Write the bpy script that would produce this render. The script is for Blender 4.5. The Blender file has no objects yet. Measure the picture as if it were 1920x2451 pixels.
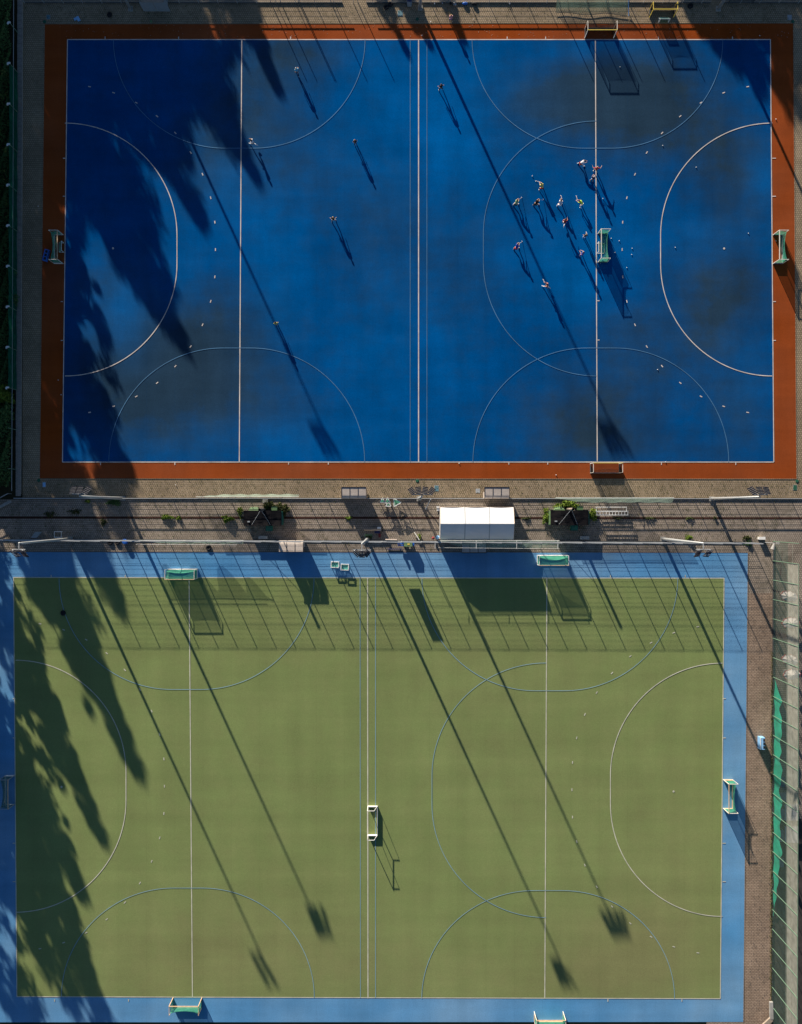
import bpy, bmesh, math, random
import numpy as np
from mathutils import Vector, Matrix, Quaternion
R = math.radians
random.seed(7); np.random.seed(7)
C = bpy.context.scene.collection
sc = bpy.context.scene
# ------------------------------------------------------------------ camera, sky, sun, exposure
PPM = 18.5                      # plan scale of the site survey, units per metre
ALT = 120.0
cam_d = bpy.data.cameras.new('camera'); cam = bpy.data.objects.new('camera', cam_d); C.objects.link(cam)
cam.location = (0, 0, ALT); cam.rotation_euler = (0, 0, 0)
cam_d.sensor_fit = 'VERTICAL'; cam_d.sensor_height = 36.0
cam_d.lens = 36.0 * ALT / (2451 / PPM)
cam_d.clip_start = 1; cam_d.clip_end = 4000
sc.camera = cam
SUN_EL, SUN_AZ = R(14.9), math.atan2(-0.417, 0.909)      # azimuth measured from +Y
sd = Vector((math.sin(SUN_AZ) * math.cos(SUN_EL), math.cos(SUN_AZ) * math.cos(SUN_EL), math.sin(SUN_EL)))
w = bpy.data.worlds.new('World'); sc.world = w; w.use_nodes = True
wn = w.node_tree; bg = wn.nodes['Background']
sky = wn.nodes.new('ShaderNodeTexSky'); sky.sky_type = 'NISHITA'; sky.sun_disc = False
sky.sun_elevation = SUN_EL; sky.sun_rotation = SUN_AZ % (2 * math.pi)
sky.air_density = 1.0; sky.dust_density = 0.6; sky.ozone_density = 4.0
wn.links.new(sky.outputs[0], bg.inputs[0]); bg.inputs[1].default_value = 0.044
sl = bpy.data.lights.new('sun', 'SUN'); sl.energy = 4.6; sl.angle = R(0.53); sl.color = (1.0, 0.90, 0.76)
so = bpy.data.objects.new('sun', sl); C.objects.link(so); so.location = sd * 300
so.rotation_euler = (-sd).to_track_quat('-Z', 'Y').to_euler()
sc.view_settings.view_transform = 'Standard'; sc.view_settings.look = 'None'
sc.view_settings.gamma = 1.0; sc.view_settings.use_curve_mapping = False
sc.view_settings.exposure = 1.05

# ------------------------------------------------------------------ helpers
def P(px, py, z=0.0):
    return Vector(((px - 960.0) / PPM, (1225.5 - py) / PPM, z))
def srgb(r, g, b):
    f = lambda c: (c / 255 / 12.92) if c / 255 <= 0.04045 else ((c / 255 + 0.055) / 1.055) ** 2.4
    return (f(r), f(g), f(b))
class NT:
    def __init__(s, name):
        s.m = bpy.data.materials.new(name); s.m.use_nodes = True; s.t = s.m.node_tree
        s.b = s.t.nodes['Principled BSDF']; s.o = s.t.nodes['Material Output']
        s.tc = s.t.nodes.new('ShaderNodeTexCoord')
    def n(s, typ, **kw):
        x = s.t.nodes.new(typ)
        for k, v in kw.items(): setattr(x, k, v)
        return x
    def l(s, a, b): s.t.links.new(a, b)
    def noise(s, scale, detail=3, rough=0.55, coord=None, stretch=None):
        x = s.n('ShaderNodeTexNoise'); x.inputs['Scale'].default_value = scale
        x.inputs['Detail'].default_value = detail; x.inputs['Roughness'].default_value = rough
        src = coord or s.tc.outputs['Object']
        if stretch:
            mp = s.n('ShaderNodeMapping'); mp.inputs['Scale'].default_value = stretch
            s.l(src, mp.inputs['Vector']); src = mp.outputs[0]
        s.l(src, x.inputs['Vector']); return x.outputs['Fac']
    def ramp(s, fac, stops):
        x = s.n('ShaderNodeValToRGB'); e = x.color_ramp.elements
        while len(e) < len(stops): e.new(0.5)
        for el, (p, c) in zip(e, stops): el.position = p; el.color = (*c, 1) if len(c) == 3 else c
        s.l(fac, x.inputs[0]); return x.outputs[0]
    def rng(s, fac, a, b, c, d):
        x = s.n('ShaderNodeMapRange'); 
        for i, v in zip((1, 2, 3, 4), (a, b, c, d)): x.inputs[i].default_value = v
        s.l(fac, x.inputs[0]); return x.outputs[0]
    def mix(s, fac, a, b, mode='MIX'):
        x = s.n('ShaderNodeMix', data_type='RGBA', blend_type=mode)
        for sock, v in ((x.inputs[0], fac), (x.inputs[6], a), (x.inputs[7], b)):
            if isinstance(v, (int, float)): sock.default_value = v
            elif isinstance(v, tuple): sock.default_value = (*v, 1)
            else: s.l(v, sock)
        return x.outputs[2]
    def scale(s, col, fac):          # col * fac (scalar socket)
        x = s.n('ShaderNodeVectorMath', operation='SCALE'); s.l(col, x.inputs[0])
        s.l(fac, x.inputs['Scale']); return x.outputs[0]
    def bump(s, h, st, dist=0.05):
        x = s.n('ShaderNodeBump'); x.inputs['Strength'].default_value = st; x.inputs['Distance'].default_value = dist
        s.l(h, x.inputs['Height']); s.l(x.outputs[0], s.b.inputs['Normal'])
    def fin(s, col=None, rough=0.8, spec=0.3, metal=0.0):
        if col is not None:
            if isinstance(col, tuple): s.b.inputs['Base Color'].default_value = (*col, 1)
            else: s.l(col, s.b.inputs['Base Color'])
        s.b.inputs['Roughness'].default_value = rough; s.b.inputs['Metallic'].default_value = metal
        s.b.inputs['Specular IOR Level'].default_value = spec
        return s.m
_mc = {}
def mat(name, col, rough=0.7, var=0.18, scale=3.0, spec=0.3, metal=0.0):
    if name in _mc: return _mc[name]
    t = NT(name)
    f = t.rng(t.noise(scale, 4), 0.25, 0.75, 1 - var, 1 + var)
    c = t.n('ShaderNodeRGB'); c.outputs[0].default_value = (*col, 1)
    _mc[name] = t.fin(t.scale(c.outputs[0], f), rough, spec, metal); return _mc[name]
def netmat(name, col, opac, scale=1.2, trans=0.0):
    if name in _mc: return _mc[name]
    t = NT(name)
    f = t.rng(t.noise(scale, 3), 0.25, 0.75, 0.7, 1.2)
    c = t.n('ShaderNodeRGB'); c.outputs[0].default_value = (*col, 1)
    cc = t.scale(c.outputs[0], f)
    d = t.n('ShaderNodeBsdfDiffuse'); t.l(cc, d.inputs[0])
    tl = t.n('ShaderNodeBsdfTranslucent'); t.l(cc, tl.inputs[0])
    m1 = t.n('ShaderNodeMixShader'); m1.inputs[0].default_value = 0.35; t.l(d.outputs[0], m1.inputs[1]); t.l(tl.outputs[0], m1.inputs[2])
    tr = t.n('ShaderNodeBsdfTransparent'); m2 = t.n('ShaderNodeMixShader'); m2.inputs[0].default_value = opac
    t.l(tr.outputs[0], m2.inputs[1]); t.l(m1.outputs[0], m2.inputs[2]); t.l(m2.outputs[0], t.o.inputs[0])
    _mc[name] = t.m; return t.m

def empty(name, label, cat, loc=(0, 0, 0), rotz=0.0, group=None):
    o = bpy.data.objects.new(name, None); C.objects.link(o); o.location = loc; o.rotation_euler = (0, 0, rotz)
    o.empty_display_size = 0.3
    o['label'] = label; o['category'] = cat
    if group: o['group'] = group
    return o
def tag(o, label, cat, group=None):
    o['label'] = label; o['category'] = cat
    if group: o['group'] = group
    return o
class MB:
    def __init__(s): s.v = []; s.f = []
    def add(s, vs, fs):
        k = len(s.v); s.v += [tuple(v) for v in vs]; s.f += [tuple(i + k for i in f) for f in fs]; return s
    def box(s, c, sz, M=None):
        hx, hy, hz = sz[0] / 2, sz[1] / 2, sz[2] / 2
        vs = [Vector((x, y, z)) for x in (-hx, hx) for y in (-hy, hy) for z in (-hz, hz)]
        if M is not None: vs = [M @ v for v in vs]
        c = Vector(c)
        return s.add([v + c for v in vs], [(0, 1, 3, 2), (4, 6, 7, 5), (0, 4, 5, 1), (2, 3, 7, 6), (0, 2, 6, 4), (1, 5, 7, 3)])
    def bar(s, p, q, w, h=None, up=(0, 0, 1)):
        h = h or w; p = Vector(p); q = Vector(q); d = (q - p).normalized(); u = Vector(up)
        if abs(d.dot(u)) > 0.98: u = Vector((0, 1, 0))
        x = d.cross(u).normalized(); y = x.cross(d)
        vs = [e + x * a * w / 2 + y * b * h / 2 for e in (p, q) for a, b in ((-1, -1), (1, -1), (1, 1), (-1, 1))]
        return s.add(vs, [(3, 2, 1, 0), (4, 5, 6, 7), (0, 1, 5, 4), (1, 2, 6, 5), (2, 3, 7, 6), (3, 0, 4, 7)])
    def tube(s, pts, r, n=8, cap=True):
        pts = [Vector(p) for p in pts]; rs = r if isinstance(r, (list, tuple)) else [r] * len(pts)
        vs = []; fs = []
        for i, p in enumerate(pts):
            d = (pts[min(i + 1, len(pts) - 1)] - pts[max(i - 1, 0)]).normalized()
            u = Vector((0, 0, 1)) if abs(d.z) < 0.9 else Vector((0, 1, 0))
            x = d.cross(u).normalized(); y = x.cross(d)
            for k in range(n):
                a = 2 * math.pi * k / n; vs.append(p + (x * math.cos(a) + y * math.sin(a)) * rs[i])
        for i in range(len(pts) - 1):
            for k in range(n):
                a, b = i * n + k, i * n + (k + 1) % n; fs.append((a, b, b + n, a + n))
        if cap: fs.append(tuple(range(n - 1, -1, -1))); fs.append(tuple(range((len(pts) - 1) * n, len(pts) * n)))
        return s.add(vs, fs)
    def ball(s, c, r, n=8, m=6, sc_=(1, 1, 1)):
        vs = []; fs = []; c = Vector(c)
        for i in range(m + 1):
            th = math.pi * i / m
            for k in range(n):
                a = 2 * math.pi * k / n
                vs.append(c + Vector((math.sin(th) * math.cos(a) * sc_[0], math.sin(th) * math.sin(a) * sc_[1], math.cos(th) * sc_[2])) * r)
        for i in range(m):
            for k in range(n): fs.append((i * n + k, (i + 1) * n + k, (i + 1) * n + (k + 1) % n, i * n + (k + 1) % n))
        return s.add(vs, fs)
    def quad(s, a, b, c, d): return s.add([a, b, c, d], [(0, 1, 2, 3)])
    def sheet(s, fn, nu, nv):
        vs = [fn(i / nu, j / nv) for j in range(nv + 1) for i in range(nu + 1)]
        return s.add(vs, [(j * (nu + 1) + i, j * (nu + 1) + i + 1, (j + 1) * (nu + 1) + i + 1, (j + 1) * (nu + 1) + i) for j in range(nv) for i in range(nu)])
    def mesh(s, name):
        m = bpy.data.meshes.new(name); m.from_pydata(s.v, [], s.f); m.update(); return m
    def build(s, name, m, parent=None, smooth=False, org=None):
        if org is not None: s.v = [tuple(Vector(v) - org) for v in s.v]
        me = s.mesh(name); return link(name, me, m, parent, smooth=smooth)
def link(name, me, m=None, parent=None, loc=None, rotz=0.0, smooth=False):
    if m is not None and not me.materials: me.materials.append(m)
    if smooth: me.polygons.foreach_set('use_smooth', [True] * len(me.polygons))
    o = bpy.data.objects.new(name, me); C.objects.link(o)
    if parent: o.parent = parent
    if loc is not None: o.location = loc
    o.rotation_euler = (0, 0, rotz); return o
def copy_tree(o, parent=None):
    c = o.copy(); C.objects.link(c)
    if parent: c.parent = parent
    for ch in list(o.children): copy_tree(ch, c)
    return c
def struct(o): o['kind'] = 'structure'; return o
def stuff(o): o['kind'] = 'stuff'; return o

# ------------------------------------------------------------------ materials
def turf(name, wet, dry, attr=True, var=0.06, fine=0.16, glow=None, lane=0.035):
    t = NT(name)
    big = t.noise(0.06, 3, 0.6)
    wv = t.noise(0.35, 5, 0.65, stretch=(1, 0.25, 1)); wv2 = t.noise(0.35, 5, 0.65, stretch=(0.25, 1, 1))
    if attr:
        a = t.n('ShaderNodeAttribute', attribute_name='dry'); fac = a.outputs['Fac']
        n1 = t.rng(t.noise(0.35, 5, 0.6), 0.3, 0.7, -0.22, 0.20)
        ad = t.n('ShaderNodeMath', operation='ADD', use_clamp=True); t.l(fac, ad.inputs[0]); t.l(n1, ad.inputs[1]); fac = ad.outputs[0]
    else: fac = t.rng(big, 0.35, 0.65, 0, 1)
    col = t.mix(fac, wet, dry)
    if glow:
        a2 = t.n('ShaderNodeAttribute', attribute_name='wet_glow'); m2 = t.n('ShaderNodeMath', operation='MULTIPLY', use_clamp=True)
        t.l(a2.outputs['Fac'], m2.inputs[0]); t.l(t.rng(t.noise(0.12, 4, 0.6), 0.25, 0.7, 0.5, 1.2), m2.inputs[1]); col = t.mix(m2.outputs[0], col, glow)  # wet patches, with their vivid glow painted in as brighter blue
    # mown / brushed lanes and seams between the rolls of carpet
    sx = t.n('ShaderNodeSeparateXYZ'); t.l(t.tc.outputs['Object'], sx.inputs[0])
    def lanes(sock, per, w):
        m = t.n('ShaderNodeMath', operation='MULTIPLY'); t.l(sock, m.inputs[0]); m.inputs[1].default_value = 1 / per
        f = t.n('ShaderNodeMath', operation='FRACT'); t.l(m.outputs[0], f.inputs[0])
        c = t.n('ShaderNodeMath', operation='LESS_THAN'); t.l(f.outputs[0], c.inputs[0]); c.inputs[1].default_value = w; return c.outputs[0]
    seam = lanes(sx.outputs[0], 3.66, 0.012)
    col = t.mix(t.rng(seam, 0, 1, 0, 0.18), col, tuple(c * 0.5 for c in wet))
    for s_, v_ in ((wv, var), (wv2, var), (big, var * 1.4)):
        col = t.scale(col, t.rng(s_, 0.3, 0.7, 1 - v_, 1 + v_))
    for st in ((0.30, 0.004, 1), (0.006, 0.42, 1)):
        col = t.scale(col, t.rng(t.noise(1.0, 2, 0.5, stretch=st), 0.3, 0.7, 1 - lane, 1 + lane))
    sc_ = t.rng(t.noise(1.1, 6, 0.8), 0.62, 0.72, 0, 0.14); col = t.mix(sc_, col, tuple(c * 1.5 + 0.01 for c in dry))
    fn = t.noise(7.0, 4, 0.8); col = t.scale(col, t.rng(fn, 0.25, 0.75, 1 - fine, 1 + fine))
    t.bump(t.noise(25, 2), 0.25, 0.02)
    return t.fin(col, 0.95, 0.0)
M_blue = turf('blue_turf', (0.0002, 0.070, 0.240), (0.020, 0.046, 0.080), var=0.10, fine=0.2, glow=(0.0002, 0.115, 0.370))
M_green = turf('green_turf', (0.200, 0.252, 0.092), (0.216, 0.222, 0.096), var=0.05, fine=0.18, lane=0.045)
M_lblue = turf('light_blue_turf', (0.090, 0.285, 0.54), (0.145, 0.29, 0.46), attr=False, var=0.08, lane=0.06)
M_red = turf('red_turf', (0.300, 0.060, 0.012), (0.235, 0.060, 0.022), attr=False, var=0.10, lane=0.07)
def paving(name, c1, c2, mort, moss, bw=0.27, bh=0.27, spots=0.6, mossy=0.0):
    t = NT(name)
    b = t.n('ShaderNodeTexBrick'); b.offset = 0.5
    b.inputs['Scale'].default_value = 1.0; b.inputs['Brick Width'].default_value = bw; b.inputs['Row Height'].default_value = bh
    b.inputs['Mortar Size'].default_value = 0.028; b.inputs['Mortar Smooth'].default_value = 0.3
    b.inputs['Color1'].default_value = (*c1, 1); b.inputs['Color2'].default_value = (*c2, 1); b.inputs['Mortar'].default_value = (*mort, 1)
    t.l(t.tc.outputs['Object'], b.inputs['Vector'])
    col = t.scale(b.outputs[0], t.rng(t.noise(0.22, 6, 0.65), 0.3, 0.7, 0.74, 1.22))
    col = t.scale(col, t.rng(t.noise(1.6, 5, 0.7), 0.3, 0.7, 0.86, 1.14))
    sp = t.rng(t.noise(2.6, 4, 0.75), 0.60, 0.68, 0, spots)
    wide = t.rng(t.noise(0.10, 3), 0.40, 0.6, 0.15, 1.0)
    m = t.n('ShaderNodeMath', operation='MULTIPLY'); t.l(sp, m.inputs[0]); t.l(wide, m.inputs[1])
    col = t.mix(m.outputs[0], col, moss)
    if mossy:
        col = t.mix(t.rng(t.noise(0.45, 6, 0.75), 0.52, 0.62, 0, mossy), col, (0.03, 0.035, 0.018))
    t.bump(b.outputs['Fac'], 0.6, -0.02)
    return t.fin(col, 0.9, 0.2)
M_sand = paving('sand_paving', (0.30, 0.225, 0.145), (0.345, 0.265, 0.18), (0.14, 0.11, 0.07), (0.06, 0.055, 0.03))
M_brown = paving('brown_paving', (0.29, 0.238, 0.190), (0.35, 0.29, 0.235), (0.125, 0.10, 0.08), (0.045, 0.045, 0.02), mossy=0.35)
M_brick = paving('brick_paving', (0.30, 0.218, 0.160), (0.355, 0.262, 0.197), (0.16, 0.115, 0.085), (0.05, 0.038, 0.026), bw=0.42, bh=0.21, spots=0.7)
M_soil = NT('soil'); M_soil = M_soil.fin(M_soil.ramp(M_soil.noise(0.3, 8, 0.7), [(0.3, (0.018, 0.022, 0.010)), (0.6, (0.045, 0.04, 0.022)), (0.8, (0.03, 0.045, 0.012))]), 0.95, 0.1)
M_dark = NT('dark_asphalt'); M_dark = M_dark.fin(M_dark.ramp(M_dark.noise(0.8, 8, 0.7), [(0.3, (0.05, 0.042, 0.038)), (0.7, (0.10, 0.085, 0.075))]), 0.9, 0.2)
M_line = mat('white_line_paint', (0.62, 0.55, 0.50), 0.8, 0.30, 0.7)
M_lineg = mat('cream_line_paint', (0.54, 0.53, 0.42), 0.8, 0.25, 0.7)
M_thin = mat('faint_line_paint', (0.075, 0.20, 0.36), 0.8, 0.35, 0.3)
M_thinb = mat('pale_blue_line_paint', (0.22, 0.37, 0.44), 0.8, 0.2, 0.3)
M_gal = mat('galvanised_steel', (0.46, 0.47, 0.47), 0.45, 0.12, 6, 0.5, 0.3)
M_white = mat('white_paint', (0.78, 0.77, 0.74), 0.5, 0.06, 4)
M_cream = mat('cream_frame_paint', (0.74, 0.69, 0.60), 0.5, 0.12, 3)
M_orange = mat('weathered_orange_frame', (0.66, 0.44, 0.27), 0.55, 0.2, 2)
M_yellow = mat('yellow_frame_paint', (0.72, 0.54, 0.10), 0.5, 0.1, 4)
M_greenp = mat('green_post_paint', (0.15, 0.25, 0.17), 0.5, 0.15, 3)
M_black = mat('black_rubber', (0.016, 0.016, 0.018), 0.8, 0.3, 8)
M_lampd = mat('dark_lamp_housing', (0.02, 0.02, 0.03), 0.5, 0.2, 8)
M_board = mat('dark_kick_board', (0.05, 0.055, 0.06), 0.8, 0.2, 4)
M_concr = mat('concrete', (0.33, 0.32, 0.30), 0.9, 0.2, 2)
M_stone = mat('cap_stone', (0.27, 0.235, 0.205), 0.95, 0.3, 5)
M_netg = netmat('green_goal_net', (0.10, 0.42, 0.28), 0.72)
M_netp = netmat('pale_green_net', (0.42, 0.55, 0.45), 0.42)
M_netk = netmat('black_goal_net', (0.02, 0.02, 0.02), 0.55)
M_teal = mat('turquoise_pvc_sheet', (0.03, 0.52, 0.34), 0.45, 0.35, 0.8)
M_tealn = netmat('dark_green_screen', (0.012, 0.13, 0.085), 0.86)
M_screen = netmat('beige_wind_screen', (0.60, 0.59, 0.49), 0.55)
M_gmesh = netmat('green_ball_net', (0.10, 0.15, 0.12), 0.40)
M_pvc = mat('white_pvc', (0.66, 0.66, 0.66), 0.5, 0.05, 0.9)
M_pale0 = mat('pale_grey_pvc', (.48, .49, .52), .5)
M_felt = NT('roofing_felt'); M_felt = M_felt.fin(M_felt.ramp(M_felt.noise(0.9, 6, 0.7, stretch=(1, 2, 1)), [(0.40, (0.004, 0.004, 0.006)), (0.50, (0.008, 0.008, 0.010)), (0.54, (0.014, 0.012, 0.013)), (0.8, (0.018, 0.015, 0.016))]), 0.9, 0.15)
M_cabg = mat('green_cabin_paint', (0.16, 0.26, 0.12), 0.6, 0.2, 1.5)
M_cabt = mat('teal_cabin_paint', (0.025, 0.14, 0.10), 0.6, 0.2, 1.5)
M_rust = mat('rusty_channel', (0.045, 0.016, 0.010), 0.9, 0.35, 0.8)
M_grey = mat('grey_plastic', (0.30, 0.32, 0.34), 0.6, 0.15, 4)
M_bluep = mat('blue_plastic', (0.03, 0.15, 0.55), 0.4, 0.12, 4)
M_lbluep = mat('light_blue_plastic', (0.25, 0.50, 0.80), 0.45, 0.1, 4)
M_navy = mat('navy_cloth', (0.02, 0.03, 0.10), 0.8, 0.15, 6)
M_poly = NT('smoky_polycarbonate')
M_poly = M_poly.fin(M_poly.scale(M_poly.ramp(M_poly.noise(1.0, 4), [(0.3, (0.44, 0.37, 0.32)), (0.7, (0.56, 0.49, 0.43))]), M_poly.rng(M_poly.noise(3, 4), 0.3, 0.7, 0.93, 1.07)), 0.65, 0.3)
M_wood = mat('weathered_wood', (0.30, 0.24, 0.19), 0.85, 0.25, 3)
M_cover = mat('manhole_iron', (0.10, 0.20, 0.24), 0.6, 0.2, 6)
M_coverg = mat('green_valve_cover', (0.02, 0.10, 0.06), 0.6, 0.2, 6)
def leafmat(name, c1, c2):
    t = NT(name); g = t.n('ShaderNodeObjectInfo')
    c = t.ramp(t.noise(1.3, 4, 0.7), [(0.3, c1), (0.7, c2)])
    t.fin(c, 0.7, 0.2); return t.m
M_leaf = leafmat('tree_leaves', (0.018, 0.045, 0.010), (0.06, 0.105, 0.022))
M_hedge = leafmat('hedge_leaves', (0.035, 0.095, 0.035), (0.12, 0.21, 0.06))
M_weed = leafmat('weed_leaves', (0.07, 0.13, 0.015), (0.19, 0.25, 0.03))
M_weedd = leafmat('dull_weed_leaves', (0.035, 0.05, 0.015), (0.08, 0.085, 0.025))
M_bark = mat('bark', (0.09, 0.065, 0.045), 0.95, 0.3, 4)

# ------------------------------------------------------------------ ground and pitches
def poly(name, pts, z, m, parent=None, kind=True):
    b = MB(); ps = [P(x, y, z) for x, y in pts]; b.add(ps, [tuple(range(len(ps)))])
    o = b.build(name, m, parent)
    if o.data.polygons[0].normal.z < 0: o.data.flip_normals()
    if kind: struct(o)
    return o
g = MB(); g.add([(-1500, -1500, -0.06), (1500, -1500, -0.06), (1500, 1500, -0.06), (-1500, 1500, -0.06)], [(0, 1, 2, 3)])
struct(g.build('ground', M_soil))
poly('sand_pavement', [(54, -260), (2200, -260), (2200, 1195), (54, 1195)], 0.0, M_sand)
poly('middle_pavement', [(-260, 1195), (2200, 1195), (2200, 1420), (-260, 1420)], 0.0, M_brown)
poly('side_pavement', [(1700, 1420), (1849, 1420), (1846, 2600), (1690, 2600)], 0.0, M_brick)
poly('outer_yard', [(1849, 1420), (2500, 1420), (2500, 2900), (1846, 2900)], 0.0, M_dark)
poly('terrace_pavement', [(1850, 1300), (1921, 1300), (1921, 1960), (1850, 1960)], 0.012, M_brown)
poly('drain_channel', [(54, 1236.3), (2200, 1238), (2200, 1243), (-100, 1241.5), (-100, 1236)], 0.014, M_rust)

def bil(c, u, v):
    (ax, ay), (bx, by), (cx, cy), (dx, dy) = c     # tl, tr, br, bl
    return ((ax * (1 - u) + bx * u) * (1 - v) + (dx * (1 - u) + cx * u) * v, (ay * (1 - u) + by * u) * (1 - v) + (dy * (1 - u) + cy * u) * v)
def turf_field(name, corners, z, m, blobs, base=0.0, wet_glow=()):
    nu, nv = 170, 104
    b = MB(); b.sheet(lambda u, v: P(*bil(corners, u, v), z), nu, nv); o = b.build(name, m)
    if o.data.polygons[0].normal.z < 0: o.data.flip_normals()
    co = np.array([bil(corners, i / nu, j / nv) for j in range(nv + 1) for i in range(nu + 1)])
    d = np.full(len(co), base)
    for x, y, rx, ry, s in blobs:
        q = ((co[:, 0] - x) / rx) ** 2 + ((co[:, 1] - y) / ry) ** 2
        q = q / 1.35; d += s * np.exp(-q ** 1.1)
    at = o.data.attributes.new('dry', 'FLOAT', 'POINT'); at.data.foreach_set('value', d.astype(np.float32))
    w_ = np.zeros(len(co))  # weight of the glow painted into the wet turf colour
    for x, y, rx, ry, s in wet_glow:
        q = ((co[:, 0] - x) / rx) ** 2 + ((co[:, 1] - y) / ry) ** 2; w_ += s * np.exp(-q)
    at = o.data.attributes.new('wet_glow', 'FLOAT', 'POINT'); at.data.foreach_set('value', w_.astype(np.float32))
    return struct(o)
BL = [(162, 95), (1844, 95), (1852, 1106), (150, 1106)]
GR = [(33, 1382), (1733, 1384), (1724, 2390), (41, 2385)]
poly('red_border', [(107, 58), (1899, 56), (1907, 1146), (95, 1145)], 0.015, M_red)
poly('light_blue_border', [(-240, 1321), (-240, 2447), (1779, 2446), (1790, 1323)], 0.015, M_lblue)
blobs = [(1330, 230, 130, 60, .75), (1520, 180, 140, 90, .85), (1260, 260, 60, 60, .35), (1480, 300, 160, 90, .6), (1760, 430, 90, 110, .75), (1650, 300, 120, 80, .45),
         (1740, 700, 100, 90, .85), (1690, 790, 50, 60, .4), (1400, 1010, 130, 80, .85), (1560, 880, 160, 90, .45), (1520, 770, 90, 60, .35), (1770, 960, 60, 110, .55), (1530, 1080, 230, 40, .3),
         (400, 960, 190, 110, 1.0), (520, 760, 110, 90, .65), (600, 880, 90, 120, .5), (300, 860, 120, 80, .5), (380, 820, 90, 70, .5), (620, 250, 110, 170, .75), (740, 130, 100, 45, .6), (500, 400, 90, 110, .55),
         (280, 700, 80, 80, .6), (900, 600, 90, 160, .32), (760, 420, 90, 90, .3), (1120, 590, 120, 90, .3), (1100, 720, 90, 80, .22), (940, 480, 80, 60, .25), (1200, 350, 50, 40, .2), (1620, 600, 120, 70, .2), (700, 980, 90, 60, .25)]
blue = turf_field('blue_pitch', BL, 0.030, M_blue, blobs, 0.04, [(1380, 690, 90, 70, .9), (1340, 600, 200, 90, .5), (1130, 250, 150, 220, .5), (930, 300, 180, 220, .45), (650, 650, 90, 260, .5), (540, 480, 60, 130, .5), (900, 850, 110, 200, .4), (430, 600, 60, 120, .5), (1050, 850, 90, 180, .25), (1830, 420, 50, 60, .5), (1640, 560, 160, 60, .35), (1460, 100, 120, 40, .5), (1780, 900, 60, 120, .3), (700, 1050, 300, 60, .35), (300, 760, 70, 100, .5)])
green = turf_field('green_pitch', GR, 0.030, M_green, [(1500, 2280, 160, 110, .75), (760, 1500, 240, 60, .25), (420, 2300, 180, 120, .5), (1250, 2350, 260, 70, .35), (700, 2250, 200, 150, .3), (1620, 2100, 120, 260, .3), (1250, 1800, 200, 200, .15), (860, 2300, 200, 70, .3), (1150, 1560, 200, 90, .2)], 0.12)

def strip(b, pts, wpx, z, closed=False):
    pts = [P(x, y, z) for x, y in pts]; hw = wpx / PPM / 2; n = len(pts); vs = []
    for i, p in enumerate(pts):
        a = pts[max(i - 1, 0)]; c = pts[min(i + 1, n - 1)]; d = (c - a).normalized(); nn = Vector((-d.y, d.x, 0)) * hw
        vs += [p + nn, p - nn]
    b.add(vs, [(2 * i, 2 * i + 1, 2 * i + 3, 2 * i + 2) for i in range(n - 1)]); return b
def Dpts(cx, cy, ux, uy, half, ru, rv, t0=90, n=40):
    vx, vy = -uy, ux; out = []
    for k in range(n + 1):
        th = R(t0 * (1 - k / n)); out.append((cx - vx * half + ru * math.cos(th) * ux - rv * math.sin(th) * vx, cy - vy * half + ru * math.cos(th) * uy - rv * math.sin(th) * vy))
    for k in range(n + 1):
        th = R(t0 * k / n); out.append((cx + vx * half + ru * math.cos(th) * ux + rv * math.sin(th) * vx, cy + vy * half + ru * math.cos(th) * uy + rv * math.sin(th) * vy))
    return out
LZ = 0.045
def line(name, parent, pts, wpx, m, z=LZ):
    return strip(MB(), pts, wpx, z).build(name, m, parent)
def bow(p, q, k=0): return [p, q]
def field_lines(par, cn, wm, thin, v23, vc, vthin, Ds, thinD, spots, ticks):
    tl, tr, br, bl = cn
    for a, c in ((tl, tr), (tr, br), (br, bl), (bl, tl)): line('boundary_line', par, [a, c], 2.1, wm, LZ + (0.004 if a in (tr, bl) else 0))
    for (a, c) in v23: line('quarter_line', par, [a, c], 2.2, wm, LZ + .008)
    line('centre_line', par, list(vc), 2.5, wm, LZ + .008)
    for (a, c) in vthin: line('training_line', par, [a, c], 1.3, thin, LZ + .012)
    for d in Ds:
        line('shooting_circle_line', par, Dpts(*d), 2.0, wm, LZ + .016)
        cx, cy, ux, uy, half, ru, rv = d
        vx, vy = -uy, ux
        R5, R5v = ru + 92, rv + 92
        marks = []
        for s in (-1, 1):
            for k in range(9):
                th = R(85 - 9.45 * k)
                th = math.pi / 2 - th if False else th
                marks.append((cx + s * vx * half + R5 * math.sin(th) * ux + s * R5v * math.cos(th) * vx, cy + s * vy * half + R5 * math.sin(th) * uy + s * R5v * math.cos(th) * vy,
                              math.cos(th) * ux * 1 - s * math.sin(th) * vx, math.cos(th) * uy - s * math.sin(th) * vy))
        marks.append((cx + R5 * ux, cy + R5 * uy, vx, vy))
        for (x, y, tx, ty) in marks:
            line('dash_mark', par, [(x - tx * 3.2, y - ty * 3.2), (x + tx * 3.2, y + ty * 3.2)], 2.3, wm, LZ + .01)
    for d in thinD: line('training_circle_line', par, Dpts(*d), 1.3, thin, LZ + .02)
    for (x, y) in spots:
        b = MB(); b.add([P(x + 2.6 * math.cos(k * math.pi / 5), y - 2.6 * math.sin(k * math.pi / 5), LZ + .02) for k in range(10)], [tuple(range(10))]); b.build('penalty_spot', wm, par)
    for (a, c) in ticks: line('tick_mark', par, [a, c], 1.9, wm, LZ + .006)
tk = []
for x in (252, 428, 1455 + 121, 1455 + 298): tk.append(((x, 88), (x, 94)))
for x in (241, 419, 1583, 1761): tk.append(((x, 1107), (x, 1113)))
for y in (379, 470, 722, 815):
    tk.append(((151 if y < 600 else 146, y), (157 if y < 600 else 151, y))); tk.append(((1848, y), (1857, y)))
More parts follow.
